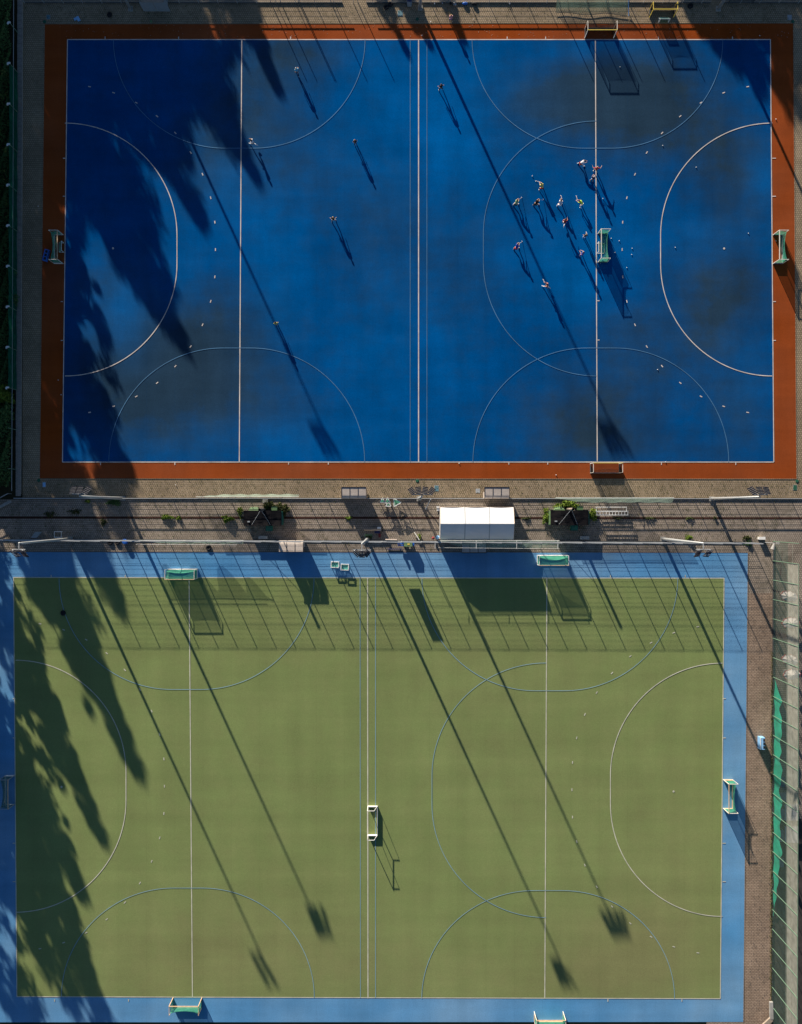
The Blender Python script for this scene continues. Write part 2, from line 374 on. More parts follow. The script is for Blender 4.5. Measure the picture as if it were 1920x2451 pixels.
field_lines(blue, BL, M_line, M_thin, [((579, 95), (573, 1106)), ((1425, 95), (1429.5, 1106))], ((1002, 94), (1002, 1107)), [((982, 95), (982, 1106)), ((1022, 95), (1022, 1106))],
            [(156, 597.5, 1, 0, 34, 268, 268.5), (1848, 597.5, -1, 0, 34, 267, 268.5)],
            [(573, 95, 0, 1, 34, 260, 267), (1430, 95, 0, 1, 34, 260, 266), (567, 1106, 0, -1, 34, 273, 272), (1438, 1106, 0, -1, 34, 273, 272), (1428, 595, -1, 0, 34, 271, 271)],
            [(271, 594.5), (1733, 595)], tk + [((691, 1107), (691, 1112)), ((786, 1107), (786, 1112)), ((1218, 1107), (1218, 1112)), ((1311, 1107), (1311, 1112)), ((1429, 720), (1435, 720)), ((1429, 814), (1435, 814)), ((696, 88), (696, 94)), ((1214, 88), (1214, 94)), ((1306, 88), (1306, 94))])
tk = []
for x in (123, 300, 1461, 1640): tk.append(((x, 1376), (x, 1382)))
for x in (131, 308, 1455, 1632): tk.append(((x, 2391), (x, 2397)))
for y in (1672, 1766, 2018, 2110): tk.append(((1729, y), (1737, y))); tk.append(((31, y), (38, y)))
field_lines(green, GR, M_lineg, M_thinb, [((453, 1384), (461, 2386)), ((1309, 1384), (1304, 2390))], ((880, 1383), (881, 2389)), [((862, 1384), (863, 2388)), ((899, 1384), (899, 2388))],
            [(38, 1881.5, 1, 0, 34, 264, 267.5), (1729, 1890, -1, 0, 34, 268, 269)],
            [(447, 1384, 0, 1, 34, 266, 271), (1316, 1384, 0, 1, 34, 269, 272), (450, 2387, 0, -1, 34, 262, 268.5), (1312, 2390, 0, -1, 34, 259, 268.5), (1307, 1891, -1, 0, 34, 273, 270.5)],
            [(1612, 1894), (148, 1883)], tk)
for pts in ([(107, 57.5), (1899, 55.5)], [(1899, 56), (1907, 1146)], [(1907, 1146.5), (95, 1145.5)], [(95, 1145), (107, 58)]):
    b = MB(); p, q = P(*pts[0]), P(*pts[1]); b.bar(p + Vector((0, 0, .02)), q + Vector((0, 0, .02)), 0.07, 0.05); struct(b.build('kerb_edge', M_sand))
b = MB(); b.bar(P(-240, 1320, .02), P(1791, 1322, .02), .07, .05); struct(b.build('kerb_edge', M_brown))
b = MB(); b.bar(P(1791, 1322, .02), P(1780, 2446, .02), .07, .05); struct(b.build('kerb_edge', M_brick))

# retaining wall with cap stones on the left
wl = empty('retaining_wall', 'long low stone wall with pale cap stones along the left paved strip', 'wall', P(48, 600))
b = MB(); b.bar(P(51.5, -100, .15), P(46.5, 1182, .15), .5, .36); b.build('wall_core', M_concr, wl, org=P(48, 600))
sm = MB(); sm.box((0, 0, 0), (.64, .93, .09)); sm = sm.mesh('cap_stone')
y = -90
while y < 1182:
    x = 51.5 - 5.0 * (y + 100) / 1282
    o = link('cap_stone', sm, M_stone, wl, loc=P(x, y + 9) - P(48, 600) + Vector((random.uniform(-.02, .02), 0, .38 + random.uniform(-.01, .015))), rotz=random.uniform(-.02, .02)); y += 18.0
# ------------------------------------------------------------------ fences
def railing(name, label, x0, x1, y0, y1, h, pitch, gaps=(), rails=(0.35, 0.6, 0.85), board=0.17, tall=None, m=M_gal):
    org = P(x0, y0); e = empty(name, label, 'fence', org)
    L = (P(x1, y1) - org); n = int(L.length / pitch); d = L.normalized()
    pm = MB(); pm.box((0, 0, h / 2), (.06, .06, h)); pm = pm.mesh('post')
    tm = MB(); 
    if tall: tm.tube([(0, 0, 0), (0, 0, tall[0])], [.06, .045], 6); tm = tm.mesh('tall_post')
    ang = math.atan2(d.y, d.x)
    for i in range(n + 1): link('post', pm, m, e, loc=d * (i * pitch), rotz=ang)
    seg = []; cur = 0.0
    for a, c in gaps: seg.append((cur, (a - x0) / PPM)); cur = (c - x0) / PPM
    seg.append((cur, L.length))
    for a, c in seg:
        MB().bar(d * a + Vector((0, 0, h)), d * c + Vector((0, 0, h)), .09, .07).build('top_rail', m, e)
        if board: MB().bar(d * a + Vector((0, .05, board / 2)), d * c + Vector((0, .05, board / 2)), .04, board).build('kick_board', M_board, e)
        for r in rails: MB().bar(d * a + Vector((0, 0, r)), d * c + Vector((0, 0, r)), .014).build('wire', m, e)
    if tall:
        for i in tall[1]: link('tall_post', tm, m, e, loc=d * i + Vector((0, .12, 0)))
    return e
railing('steel_railing', 'low grey steel railing with dark kick boards along the top edge', 60, 2190, 8, 8, 1.0, 2.5, gaps=((820, 877), (1400 + 300, 1400 + 330)), rails=(.3, .5, .75),
        tall=(3.05, [(x - 60) / PPM for x in (648, 672, 715, 718, 792, 857, 1004 + 330, 1402, 1450, 1505, 1600)]))
railing('steel_railing', 'low pale steel railing between the blue pitch and the middle path', 42, 2190, 1193, 1194, 1.2, 2.5, rails=(.25, .42, .6, .78, 1.0))
# tall mesh fence along the green pitch
TH = 4.15
org = P(-60, 1291); tf = empty('mesh_fence', 'tall grey wire mesh fence above the light blue border of the green pitch', 'fence', org)
pm = MB(); pm.box((0, 0, TH / 2), (.08, .06, TH)); pm = pm.mesh('post')
pn = MB()
zz = 0.1
while zz < TH:
    pn.bar((0, 0, zz), (2.5, 0, zz), .010)
    pass
    zz += 0.205
for k in range(0, 25): pn.bar((k * .1, 0, .05), (k * .1, 0, TH), .004)
for z1 in (1.0, 1.75, 2.5, 3.25): pn.bar((0, 0.03, z1), (2.5, 0.03, z1), .016)
pn = pn.mesh('mesh_panel')
bm_ = MB(); bm_.bar((0, .06, .07), (2.5, .06, .07), .04, .14); bm_ = bm_.mesh('kick_board')
cap = MB(); cap.add([(0, -.03, TH), (2.5, -.11, TH), (2.5, .02, TH), (0, .03, TH), (0, -.03, TH - .012), (2.5, -.11, TH - .012), (2.5, .02, TH - .012), (0, .03, TH - .012)], [(0, 1, 2, 3), (7, 6, 5, 4), (0, 4, 5, 1), (3, 2, 6, 7), (0, 3, 7, 4), (1, 5, 6, 2)])
cap = cap.mesh('top_rail')
for i in range(41):
    l = Vector((i * 2.51, -.02 * i * .5, 0)); link('post', pm, M_gal, tf, loc=l)
    if i < 40:
        link('mesh_panel', pn, M_gal, tf, loc=l); link('kick_board', bm_, M_board, tf, loc=l); link('top_rail', cap, M_gal, tf, loc=l)
# diagonal fence bottom-left of the hedge
e = empty('corner_fence', 'short pale steel fence slanting away at the left end of the path', 'fence', P(0, 1200))
for a, c, z, wd in (((28, 1182), (-60, 1228), 1.2, .08), ((30, 1200), (-60, 1245), .5, .32)):
    MB().bar(P(*a, z), P(*c, z), wd, .07 if wd < .1 else .3).build('top_rail' if wd < .1 else 'concrete_beam', M_gal if wd < .1 else M_concr, e, org=P(0, 1200))
for x, y in ((28, 1182), (0, 1197), (-40, 1218)): MB().bar(P(x, y, 0), P(x, y, 1.2), .06).build('post', M_gal, e, org=P(0, 1200))
# left fence with green screen
org = P(46, 600); lf = empty('screen_fence', 'tall steel fence with dark green screen cloth beside the hedge', 'fence', org)
def lx(y): return 49 - 5 * (y) / 1180
ys = [-10 + 94.5 * k for k in range(13)]
for y in ys:
    if y < 1170: MB().tube([P(lx(y) - 1, y, 0) - org, P(lx(y) - 1, y, 3.1) - org], .04, 6).build('post', M_greenp, lf)
MB().bar(P(lx(0) - 1, -60, 1.9) - org, P(lx(1180) - 1, 1176, 1.9) - org, .05).build('rail', M_gal, lf)
for a, c in zip(ys[2:10], ys[3:]):
    if c < 1000: MB().sheet(lambda u, v, a=a, c=c: P(lx(a) - 2.5 - .6 * math.sin(u * math.pi * 2 + v), a + (c - a) * u, .2 + 2.75 * v) - org, 8, 6).build('screen_cloth', M_tealn, lf)
for y in ys[0:11]:
    b = MB(); q = P(lx(y) - 2, y, 3.15) - org; b.box(q, (.34, .2, .12)); b.box(q + Vector((-.16, -.1, 0)), (.18, .26, .1)); b.build('floodlight_bracket', M_white, lf)
# tall ball fence on the right
org = P(1849, 1880); rf = empty('ball_stop_fence', 'tall green post fence with beige wind screen on the right edge', 'fence', org)
FH = 7.8
def rx(y): return 1850.5 - 3.5 * (y - 1300) / 1150
pm = MB(); pm.tube([(0, 0, 0), (0, 0, FH)], [.045, .04], 8); pm = pm.mesh('post')
ys = [1296 + 46.3 * k for k in range(27)]
for i, y in enumerate(ys):
    link('post', pm, M_greenp, rf, loc=P(rx(y), y) - org)
    if i:
        a = ys[i - 1]
        if i > 1:
            MB().sheet(lambda u, v: P(rx(a) + .8 * math.sin(v * 3), a + (y - a) * u, 4.3 + 3.35 * v) - org, 3, 3).build('wind_screen', M_screen, rf)
        MB().sheet(lambda u, v: P(rx(a), a + (y - a) * u, .05 + 4.6 * v) - org, 2, 3).build('ball_net', M_gmesh, rf)
        MB().bar(P(rx(a), a, .12) - org, P(rx(y), y, .12) - org, .05, .22).build('kick_board', M_board, rf)
        if i > 1: MB().bar(P(rx(a), a, FH) - org, P(rx(y), y, FH) - org, .05).build('top_rail', M_greenp, rf)
        MB().bar(P(rx(a), a, 6.0) - org, P(rx(y), y, 6.0) - org, .03).build('wire', M_screen, rf)
e = empty('sign_board', 'upright board hung high on the mesh fence beside the fanned floodlight mast', 'board', P(937, 1291))
MB().box((0, .08, 2.9), (1.45, .03, 1.95)).build('panel', mat('faded_sign_panel', (.45, .36, .30)), e); MB().bar((-.72, .05, 3.9), (.72, .05, 3.9), .05).build('hanger', M_gal, e)
def litter(name, boxes, n, size, m, seed, label):
    rs = np.random.RandomState(seed); w_ = np.array([(b[2] - b[0]) * (b[3] - b[1]) for b in boxes], float); i = rs.choice(len(boxes), n, p=w_ / w_.sum()); bb = np.array(boxes, float)[i]
    cl_ = .5 + .5 * np.sin(rs.uniform(0, 60, n)); x = bb[:, 0] + (bb[:, 2] - bb[:, 0]) * rs.uniform(0, 1, n); y = bb[:, 1] + (bb[:, 3] - bb[:, 1]) * rs.uniform(0, 1, n) ** 1.0
    c = np.stack([(x - 960) / PPM, (1225.5 - y) / PPM, np.full(n, .05)], 1); a = rs.uniform(0, 6.283, n); u = np.stack([np.cos(a), np.sin(a), np.zeros(n) + .1], 1); v_ = np.stack([-np.sin(a), np.cos(a), np.zeros(n)], 1)
    s_ = size * rs.uniform(.5, 1.6, (n, 1)); V = np.stack([c - u * s_, c + v_ * s_ * .6, c + u * s_, c - v_ * s_ * .6], 1).reshape(-1, 3)
    o = link(name, leafmesh(name, V), m); stuff(o); o['label'] = label; o['category'] = 'litter'
LIT = ((60, 1148, 1915, 1192, 2600, .055, M_weedd, 'dark leaf litter and moss tufts scattered over the sand paving'), (10, 1200, 1860, 1318, 3400, .06, M_weedd, 'dark leaf litter scattered along the middle path'), (110, 60, 1890, 92, 260, .045, M_wood, 'pale dry leaves scattered on the upper red border'), (1792, 1340, 1846, 2450, 900, .05, M_board, 'dark grit scattered on the brick paving at the right'), (60, 12, 1900, 54, 1500, .055, M_weedd, 'dark moss tufts on the top paving'))
# loose turquoise sheet tied to the lower part of that fence
def tsheet(u, v):
    y = 1622 + (2190 - 1622) * u
    wdt = min(1, u * 12, (1 - u) * 4) * (.85 + .10 * math.sin(u * 38) + .10 * math.sin(u * 91))
    z = 0.35 + 2.0 * wdt * v + .15 * math.sin(u * 60 + v * 3)
    return P(1851 - 3 * (1 - u) * 0 - 2.6 * (u) + (0.6 + 4.2 * v * wdt * (.85 + .15 * math.sin(u * 52))), y, z)
o = MB().sheet(tsheet, 150, 6).build('plastic_sheet', M_teal, smooth=True); tag(o, 'crumpled turquoise plastic sheet tied low along the right fence', 'plastic sheet')

# ------------------------------------------------------------------ floodlight masts
def mast(px, py, ang_list, face, label, H=16.2, spread=1.0, vert=1.0):
    e = empty('floodlight_mast', label, 'floodlight', P(px, py), 0, 'floodlight masts around the two pitches')
    MB().tube([(0, 0, 0), (0, 0, 5), (0, 0, H)], [.21, .17, .09], 12).build('pole', M_gal, e, True)
    MB().box((0, 0, .1), (.6, .6, .2)).build('base_plate', M_concr, e)
    b = MB()
    for k in range(44): b.bar((-.2, face * .12, 1.2 + k * .32), (.2, face * .12, 1.2 + k * .32), .022)
    b.build('climbing_rungs', M_gal, e)
    n = len(ang_list); wdt = .82 * (n - 1) * spread
    b = MB(); ao = .25 if face > 0 else -.7; b.bar((-wdt / 2 - .2, ao, H), (wdt / 2 + .2, ao, H), .09); b.bar((0, 0, H), (0, ao, H), .09); b.build('crossarm', M_gal, e)
    for i, a in enumerate(ang_list):
        x = -wdt / 2 + (wdt * i / (n - 1) if n > 1 else 0)
        rk = empty_part('lamp_rack', e, (x, ao + face * .05, H), R(a) + (0 if face > 0 else math.pi))
        MB().bar((0, .0, .42), (0, .74, .4 - 1.3 * vert), .07).build('rack_arm', M_gal, rk)
        for k in range(5):
            t = k / 4; link('lamp', LAMP, None, rk, loc=(0, .06 + .68 * t, .46 - 1.3 * vert * t))
    return e
def empty_part(name, parent, loc, rotz):
    o = bpy.data.objects.new(name, None); C.objects.link(o); o.parent = parent; o.location = loc; o.rotation_euler = (0, 0, rotz); o.empty_display_size = .2; return o
lb = MB(); lb.box((0, .03, 0), (.64, .12, .2)); n0 = len(lb.f); lb.box((0, -.055, .09), (.60, .018, .03))
LAMP = lb.mesh('lamp'); LAMP.materials.append(M_lampd); LAMP.materials.append(M_gal)
for i, p in enumerate(LAMP.polygons): p.material_index = 0 if i < n0 else 1
mast(295, 1193, (10, 0, -25), 1, 'pale floodlight mast leaning left over the railing, three lamp racks, left', spread=.8, vert=.62)
mast(1003, 1194, (35, 12, -12, -35), 1, 'floodlight mast by the white tent with four dark lamp racks', spread=.7, vert=.5)
mast(1703, 1194, (25, 0, -10), 1, 'floodlight mast on the right of the railing above the path, three lamp racks', spread=.8, vert=.62)
mast(169, 1290, (8, -8), -1, 'floodlight mast at the left end of the tall mesh fence, two lamp racks', spread=1.3)
mast(879, 1291, (38, 0, -38), -1, 'floodlight mast with three fanned lamp racks beside the blue handcart', vert=.8)
mast(1586, 1290, (10, -5), -1, 'floodlight mast on the right half of the mesh fence, two lamp racks', spread=1.5)
mast(313, 22, (10, 0, -15), -1, 'floodlight mast rising from the top edge at the left')
mast(1006, 20, (30, 10, -10, -30), -1, 'floodlight mast rising from the top edge near the middle')
mast(1719, 22, (20, 0, -20), -1, 'floodlight mast rising from the top edge at the right')

# ------------------------------------------------------------------ trees
def leaves(n, fn, size, seed, flat=0.0):
    rs = np.random.RandomState(seed); c = fn(rs, n)
    a = rs.normal(size=(n, 3)); a /= np.linalg.norm(a, axis=1)[:, None]
    b_ = rs.normal(size=(n, 3)); b_ -= (a * b_).sum(1)[:, None] * a; b_ /= np.linalg.norm(b_, axis=1)[:, None]
    if flat: a[:, 2] *= 1 - flat; b_[:, 2] *= 1 - flat
    s = size * rs.uniform(.6, 1.3, (n, 1)); v = np.stack([c - a * s, c + b_ * s * .55, c + a * s, c - b_ * s * .55], 1).reshape(-1, 3)
    return v
def leafmesh(name, v):
    n = len(v) // 4; me = bpy.data.meshes.new(name); me.vertices.add(len(v)); me.vertices.foreach_set('co', v.astype(np.float32).ravel())
    me.loops.add(n * 4); me.loops.foreach_set('vertex_index', np.arange(n * 4, dtype=np.int32)); me.polygons.add(n)
    me.polygons.foreach_set('loop_start', np.arange(0, n * 4, 4, dtype=np.int32)); me.update(calc_edges=True); return me
def crown_fn(rxy, z0, z1, k, seed):
    r2 = np.random.RandomState(seed); t = r2.uniform(0, 1, k) ** .9; zc = z0 + (z1 - z0) * t
    prof = np.sin(np.clip(t * .90 + .10, 0, 1) * math.pi) ** .6; an0 = r2.uniform(.6, 1.35, k); rad = rxy * prof * np.sqrt(r2.uniform(.05, 1, k)) * an0; an = r2.uniform(0, 6.283, k)
    cc = np.stack([rad * np.cos(an), rad * np.sin(an), zc], 1); cr = r2.uniform(.30, 1.0, k) * rxy / 3.6
    def fn(rs, n):
        i = rs.randint(0, k, n); d = rs.normal(size=(n, 3)); d /= np.linalg.norm(d, axis=1)[:, None]
        return cc[i] + d * (cr[i] * rs.uniform(.15, 1.35, n) ** .6)[:, None] * np.array([1, 1, .75])
    return fn
TV = []
for s, (rxy, h) in enumerate(((3.6, 15.0), (4.4, 15.0), (3.0, 15.0))):
    cm = leafmesh('crown', leaves(9500, crown_fn(rxy, 2.6, h - .6, 95, 30 + s), .26, 60 + s)); cm.materials.append(M_leaf)
    t = MB(); t.tube([(0, 0, 0), (.1, 0, 4), (0, .1, 9), (.1, 0, h - 2)], [.32, .25, .16, .05], 8)
    rr = random.Random(s)
    for k in range(9):
        z = 3.5 + k * 1.0; a = k * 2.4; q = Vector((math.cos(a), math.sin(a), .8)) * (rxy * .6)
        t.tube([(0, 0, z), Vector((0, 0, z)) + q * .5 + Vector((0, 0, .2)), Vector((0, 0, z)) + q], [.10, .07, .03], 5)
    tm = t.mesh('trunk'); tm.materials.append(M_bark); TV.append((tm, cm))
def tree(tipx, tipy, h, k, wid, label, xmax=-30):
    sx = 29.1 * h; sy = 63.4 * h; bx, by = tipx - sx, tipy - sy
    if by > -160: bx2 = min(bx, xmax - wid * 74); 
    else: bx2 = bx; by = min(by, -150)
    e = empty('tree', label, 'tree', P(bx2, by), random.uniform(0, 6), 'tall leafy trees standing round the sports ground')
    s = h / 15.0
    for nm, me in (('trunk', TV[k][0]), ('crown', TV[k][1])):
        o = link(nm, me, None, e); o.scale = (wid, wid, s)
    return e
TR = [(585, 400, 15, 1, 1.0), (530, 330, 15, 1, 1.0), (450, 300, 14, 1, 1.1), (400, 250, 14, 1, 1.1), (560, 190, 14, 1, 1.1), (480, 180, 14, 1, 1.1), (330, 250, 14, 1, 1.1), (250, 240, 14, 1, 1.1), (1700, 105, 13, 2, .9), (1770, 180, 14, 1, .9), (1740, 150, 14, 0, .9), (1880, 170, 14, 1, .8),(684, 250, 14, 2, .75), (640, 150, 14, 0, .9), (600, 120, 15, 1, 1.0), (630, 462, 15.5, 2, .8), (560, 330, 14, 0, .9), (500, 565, 16, 0, .95), (470, 430, 15, 1, 1.0), (380, 420, 15, 1, 1.1), (290, 430, 15, 1, 1.1), (200, 420, 15, 1, 1.1),
      (300, 620, 16, 1, 1.0), (210, 600, 15, 1, 1.1), (390, 620, 15, 1, .9), (455, 860, 17, 0, 1.0), (400, 800, 17, 1, .8), (280, 850, 12.5, 2, .9), (325, 1175, 15, 0, .95), (270, 1120, 13, 1, 1.0), (330, 1330, 16, 1, 1.0),
      (385, 1490, 14, 2, 1.0), (300, 1470, 15, 1, .9), (200, 1480, 14, 1, .9), (350, 1885, 17.5, 2, 1.1), (300, 1760, 16, 0, .8), (262, 2040, 15, 2, .9), (140, 1750, 12, 0, .9), (215, 2178, 14.5, 2, .95), (150, 2130, 13, 0, .9), (232, 2380, 15, 0, .9), (120, 2290, 12, 1, 1.0), (262, 2530, 16, 1, 1.0), (110, 2560, 14, 1, 1.0),
      (1745, 120, 14, 0, 1.0), (1840, 262, 15, 1, .9), (1800, 190, 15, 0, .9), (1960, 330, 16, 1, 1.0), (1950, 190, 15, 0, 1.0), (1985, 120, 14, 1, 1.1), (1120, 118, 8, 2, .5), (1040, 130, 8, 2, .45), (1010, 90, 7, 2, .6), (985, 150, 9, 2, .4)]
for i, t in enumerate(TR): tree(*t, 'tall leafy tree outside the picture, only its shadow crosses the pitches' if t[2] > 10 else 'small slender tree above the top edge, shadow on the red border')
for i, (a, b_, c, d, n, sz_, m, l) in enumerate(LIT): litter('leaf_litter', [(a, b_, c, d)], n, sz_, m, 70 + i, l)
# hedge and ivy in the strip on the left
def hedge(rs, n):
    y = rs.uniform(-20, 1165, n); x = rs.uniform(-70, 30, n) ; z = .3 + 1.6 * np.abs(np.sin(y * .031 + x * .09)) * rs.uniform(0, 1, n) ** .5
    return np.stack([(x - 960) / PPM, (1225.5 - y) / PPM, z], 1)
hm = leafmesh('hedge_foliage', leaves(42000, hedge, .13, 5)); o = link('hedge_foliage', hm, M_hedge); stuff(o)
o['label'] = 'dark green ivy and undergrowth behind the left screen fence'; o['category'] = 'undergrowth'
def bush(px, py, r, h, n, m, label, size=.12, cat='bush', name='bush', seed=1, group=None, ry=None):
    ry = ry or r
    def fn(rs, k):
        a = rs.uniform(0, 6.283, k); q = np.sqrt(rs.uniform(0, 1, k)); w_ = .75 + .25 * np.sin(a * 3 + seed) + .15 * np.sin(a * 7 + seed * 2)
        return np.stack([q * r * w_ * np.cos(a), q * ry * w_ * np.sin(a), h * rs.uniform(.05, 1, k) * (1 - .6 * q * q)], 1)
    e = empty(name, label, cat, P(px, py), 0, group)
    link('foliage', leafmesh('foliage', leaves(n, fn, size, seed)), m, e)
    b = MB()
    for k in range(5):
        a = k * 1.3 + seed; b.tube([(0, 0, 0), (r * .3 * math.cos(a), ry * .3 * math.sin(a), h * .6)], [.02, .01], 4)
    b.build('stem', M_bark, e); return e
bush(14, 948, 1.5, 3.2, 2600, M_weed, 'bright green bush spreading over the left screen fence', .11, seed=3)
bush(22, 988, 1.1, 2.2, 900, M_hedge, 'smaller bush just below the bright one at the left wall', .11, seed=4)
bush(40, 720, .8, 2.6, 700, M_hedge, 'thin climbing bush poking through the middle of the left fence', .1, seed=5)
bush(38, 660, .5, 2.2, 300, M_hedge, 'small sprig above the climbing bush on the left fence', .1, seed=6)
for i, (x, y, r, ry, h, n, m, lb_) in enumerate([
    (545, 1242, .85, .5, .7, 700, M_weed, 'brightest round weed clump left of the left cabin'), (400, 1238, 1.0, .35, .45, 380, M_weed, 'long yellow green weed on the drain channel, left'), (428, 1240, .35, .3, .4, 120, M_weed, 'small weed at the right end of the long weed'),
    (275, 1202, 1.1, .55, .5, 500, M_hedge, 'wide green grass tuft under the left railing'), (211, 1200, .4, .25, .35, 160, M_weed, 'small grass tuft below the left railing lamps'), (835, 1240, .5, .25, .35, 150, M_weed, 'small weed on the channel right of the left cabin'), (248, 1250, .5, .6, .35, 160, M_weedd, 'dull weed below the channel on the dark left side'),
    (1647, 1286, .55, .4, .6, 200, M_weed, 'weed growing above the mesh fence on the right'), (1787, 1287, .7, .3, .4, 200, M_weedd, 'brown green weed by the white box'), (1790, 1300, .6, .5, .4, 160, M_hedge, 'small weed below the fence by the white box'), (1003, 1285, .4, .45, .5, 130, M_weed, 'weed beside the thin pole left of the tent'),
    (575, 1225, .4, .8, .8, 220, M_weed, 'weed against the left end of the left cabin'), (676, 1222, 1.0, 1.3, 1.1, 1300, M_weedd, 'dark shrub behind the right end of the left cabin'), (642, 1208, .9, .8, 1.2, 1100, M_weedd, 'shrub between the concrete block and the left cabin'),
    (1308, 1236, .7, 1.2, 1.0, 700, M_weed, 'shrub at the left end of the right cabin'), (1358, 1208, 2.0, .55, 1.1, 1300, M_weed, 'shrub row growing behind the right cabin'), (1416, 1232, 1.0, .9, .8, 800, M_weed, 'shrub at the right end of the right cabin'), (1260, 1241, .6, .2, .3, 120, M_weedd, 'low weed right of the tent on the channel'),
    (1480, 1240, .7, .2, .3, 120, M_weedd, 'low weed on the channel under the steel frame'), (1555, 1240, 1.0, .2, .3, 140, M_weedd, 'long low weed on the channel right of the frame'), (1650, 1240, .6, .2, .3, 90, M_weedd, 'short low weed on the channel further right'), (1711, 1240, .3, .2, .3, 60, M_weedd, 'tiny weed on the channel near the right mast'),
    (880, 1286, .8, .2, .3, 100, M_weedd, 'straw coloured weed on the path by the small green mat'), (180, 1225, 1.0, .4, .3, 160, M_weedd, 'dull weed above the channel at far left'), (120, 1232, .9, .5, .3, 150, M_weedd, 'dark weed at the far left of the channel')]):
    bush(x, y, r, h, n, m, lb_, .11, 'weed', 'weed_clump', 20 + i, 'weeds along the middle path', ry)
for yy in range(1580, 2200, 34):
    pass
def vfn(rs, n):
    y = rs.uniform(1560, 2451, n); x = 1847.5 - 3 * (y - 1500) / 950 + rs.normal(0, 1.6, n); return np.stack([(x - 960) / PPM, (1225.5 - y) / PPM, rs.uniform(.02, .3, n)], 1)
o = link('fence_foot_weeds', leafmesh('fence_foot_weeds', leaves(2600, vfn, .07, 9)), M_weedd); stuff(o); o['label'] = 'thin line of weeds along the foot of the right fence'; o['category'] = 'weeds'

# ------------------------------------------------------------------ goals
NETTOP = {M_netg: netmat('thin_goal_net', (0.10, 0.42, 0.30), 0.30), M_netk: netmat('thin_black_net', (0.02, 0.02, 0.02), 0.3)}
def goal(px, py, ang, label, frame=M_cream, bar_m=None, net=M_netg, board=M_white, w_=3.72, h=2.14, dep=1.2, boards=True, cat='goal', group='full size hockey goals', sag=.55, top_dep=None):
    """front middle at px,py ; ang = world direction the mouth faces. local +Y = facing"""
    e = empty('hockey_goal', label, cat, P(px, py), R(ang) - math.pi / 2, group)
    bar_m = bar_m or frame; td = top_dep if top_dep is not None else dep; hw = w_ / 2; t = .075
    for s in (-1, 1):
        MB().bar((s * hw, 0, .03), (s * hw, 0, h), t).build('post', frame, e)
        MB().bar((s * hw, -t / 2, h - t / 2), (s * hw, -td, h - t / 2), .06).build('side_bar', frame, e)
        MB().bar((s * hw, -dep, .03), (s * hw, -td, h - .06), .045).build('rear_post', frame, e)
        if boards: MB().box((s * hw, -dep / 2, .25), (.04, dep - .1, .46)).build('side_board', board, e)
    MB().bar((-hw - t / 2, 0, h), (hw + t / 2, 0, h), t + .005).build('crossbar', bar_m, e)
    MB().bar((-hw, -dep, .06), (hw, -dep, .06), .05).build('ground_bar', frame, e)
    if boards: MB().box((0, -dep + .05, .25), (w_ - .1, .04, .46)).build('back_board', board, e)
    if net:
        def bk(u, v):
            x = (-hw + .05) + (w_ - .1) * u; k = math.sin(u * math.pi)
            y = -dep + .10 + (.10 + .42 * sag * k) * (1 - v) ** .7; return (x, y, .45 + (h - .62) * (1 - v) - .12 * k * (1 - v))
        MB().sheet(bk, 16, 8).build('back_net', net, e, True)
        def tp(u, v):
            x0, y0, z0 = bk(u, 0); k = math.sin(u * math.pi); return (x0, y0 * v - .03 * (1 - v), (h - .05) * (1 - v) + z0 * v - .25 * k * math.sin(v * math.pi))
        MB().sheet(tp, 12, 5).build('roof_net', NETTOP.get(net, net), e, True)
        for s in (-1, 1):
            MB().sheet(lambda u, v: (s * (hw - .04 - .18 * math.sin(u * math.pi) * math.sin(v * math.pi)), -.05 - (dep - .12) * u, .35 + (h - .45) * v * (1 - .35 * u)), 6, 6).build('side_net', net, e, True)
    return e
goal(152, 597, 0, 'hockey goal with green net at the left end of the blue pitch', M_cream, M_orange, dep=1.15)
goal(1850, 597, 180, 'hockey goal with green net at the right end of the blue pitch', M_cream, M_cream, board=M_grey)
goal(1431, 594, 180, 'hockey goal with green net standing on the right quarter line of the blue pitch', M_cream, M_cream, board=M_greenp)
goal(1434, 92, 270, 'yellow framed goal with black net on the red border above the blue pitch', M_cream, M_yellow, M_netk, M_board)
goal(1583, 42, 270, 'yellow framed goal with black net on the sand paving, top right', M_yellow, M_yellow, M_netk, M_board, w_=3.1, h=2.0, dep=1.0)
goal(1772, 8, 270, 'dark goal with black net at the top edge, right of the tyre', M_board, M_yellow, M_netk, M_board, w_=3.1, h=1.9, dep=1.0)
goal(1447, 1110, 90, 'yellow framed goal with black net on the lower red border', M_cream, M_yellow, M_netk, M_board, boards=True)
goal(439, 1384, 270, 'hockey goal with green net on the left of the upper green line', M_cream, M_orange)
goal(1320, 1351, 270, 'hockey goal with bright green net on the light blue border right of the tent', M_white, M_orange, sag=.9)
goal(36, 1890, 0, 'hockey goal at the left edge of the green pitch', M_grey, M_orange, netmat('grey_green_net', (.10, .20, .18), .6))
goal(1731, 1900, 180, 'hockey goal with green net at the right end of the green pitch', M_cream, M_orange, board=M_orange)
goal(881, 1963, 180, 'empty white goal frame without net on the centre line of the green pitch', M_white, M_cream, None, M_white, dep=1.25, top_dep=.85)
goal(449, 2388, 90, 'hockey goal with green net at the lower left of the green pitch', M_orange, M_orange, board=M_greenp)
goal(1313, 2421, 90, 'hockey goal cut by the bottom edge, right of centre', M_cream, M_orange, board=M_orange)
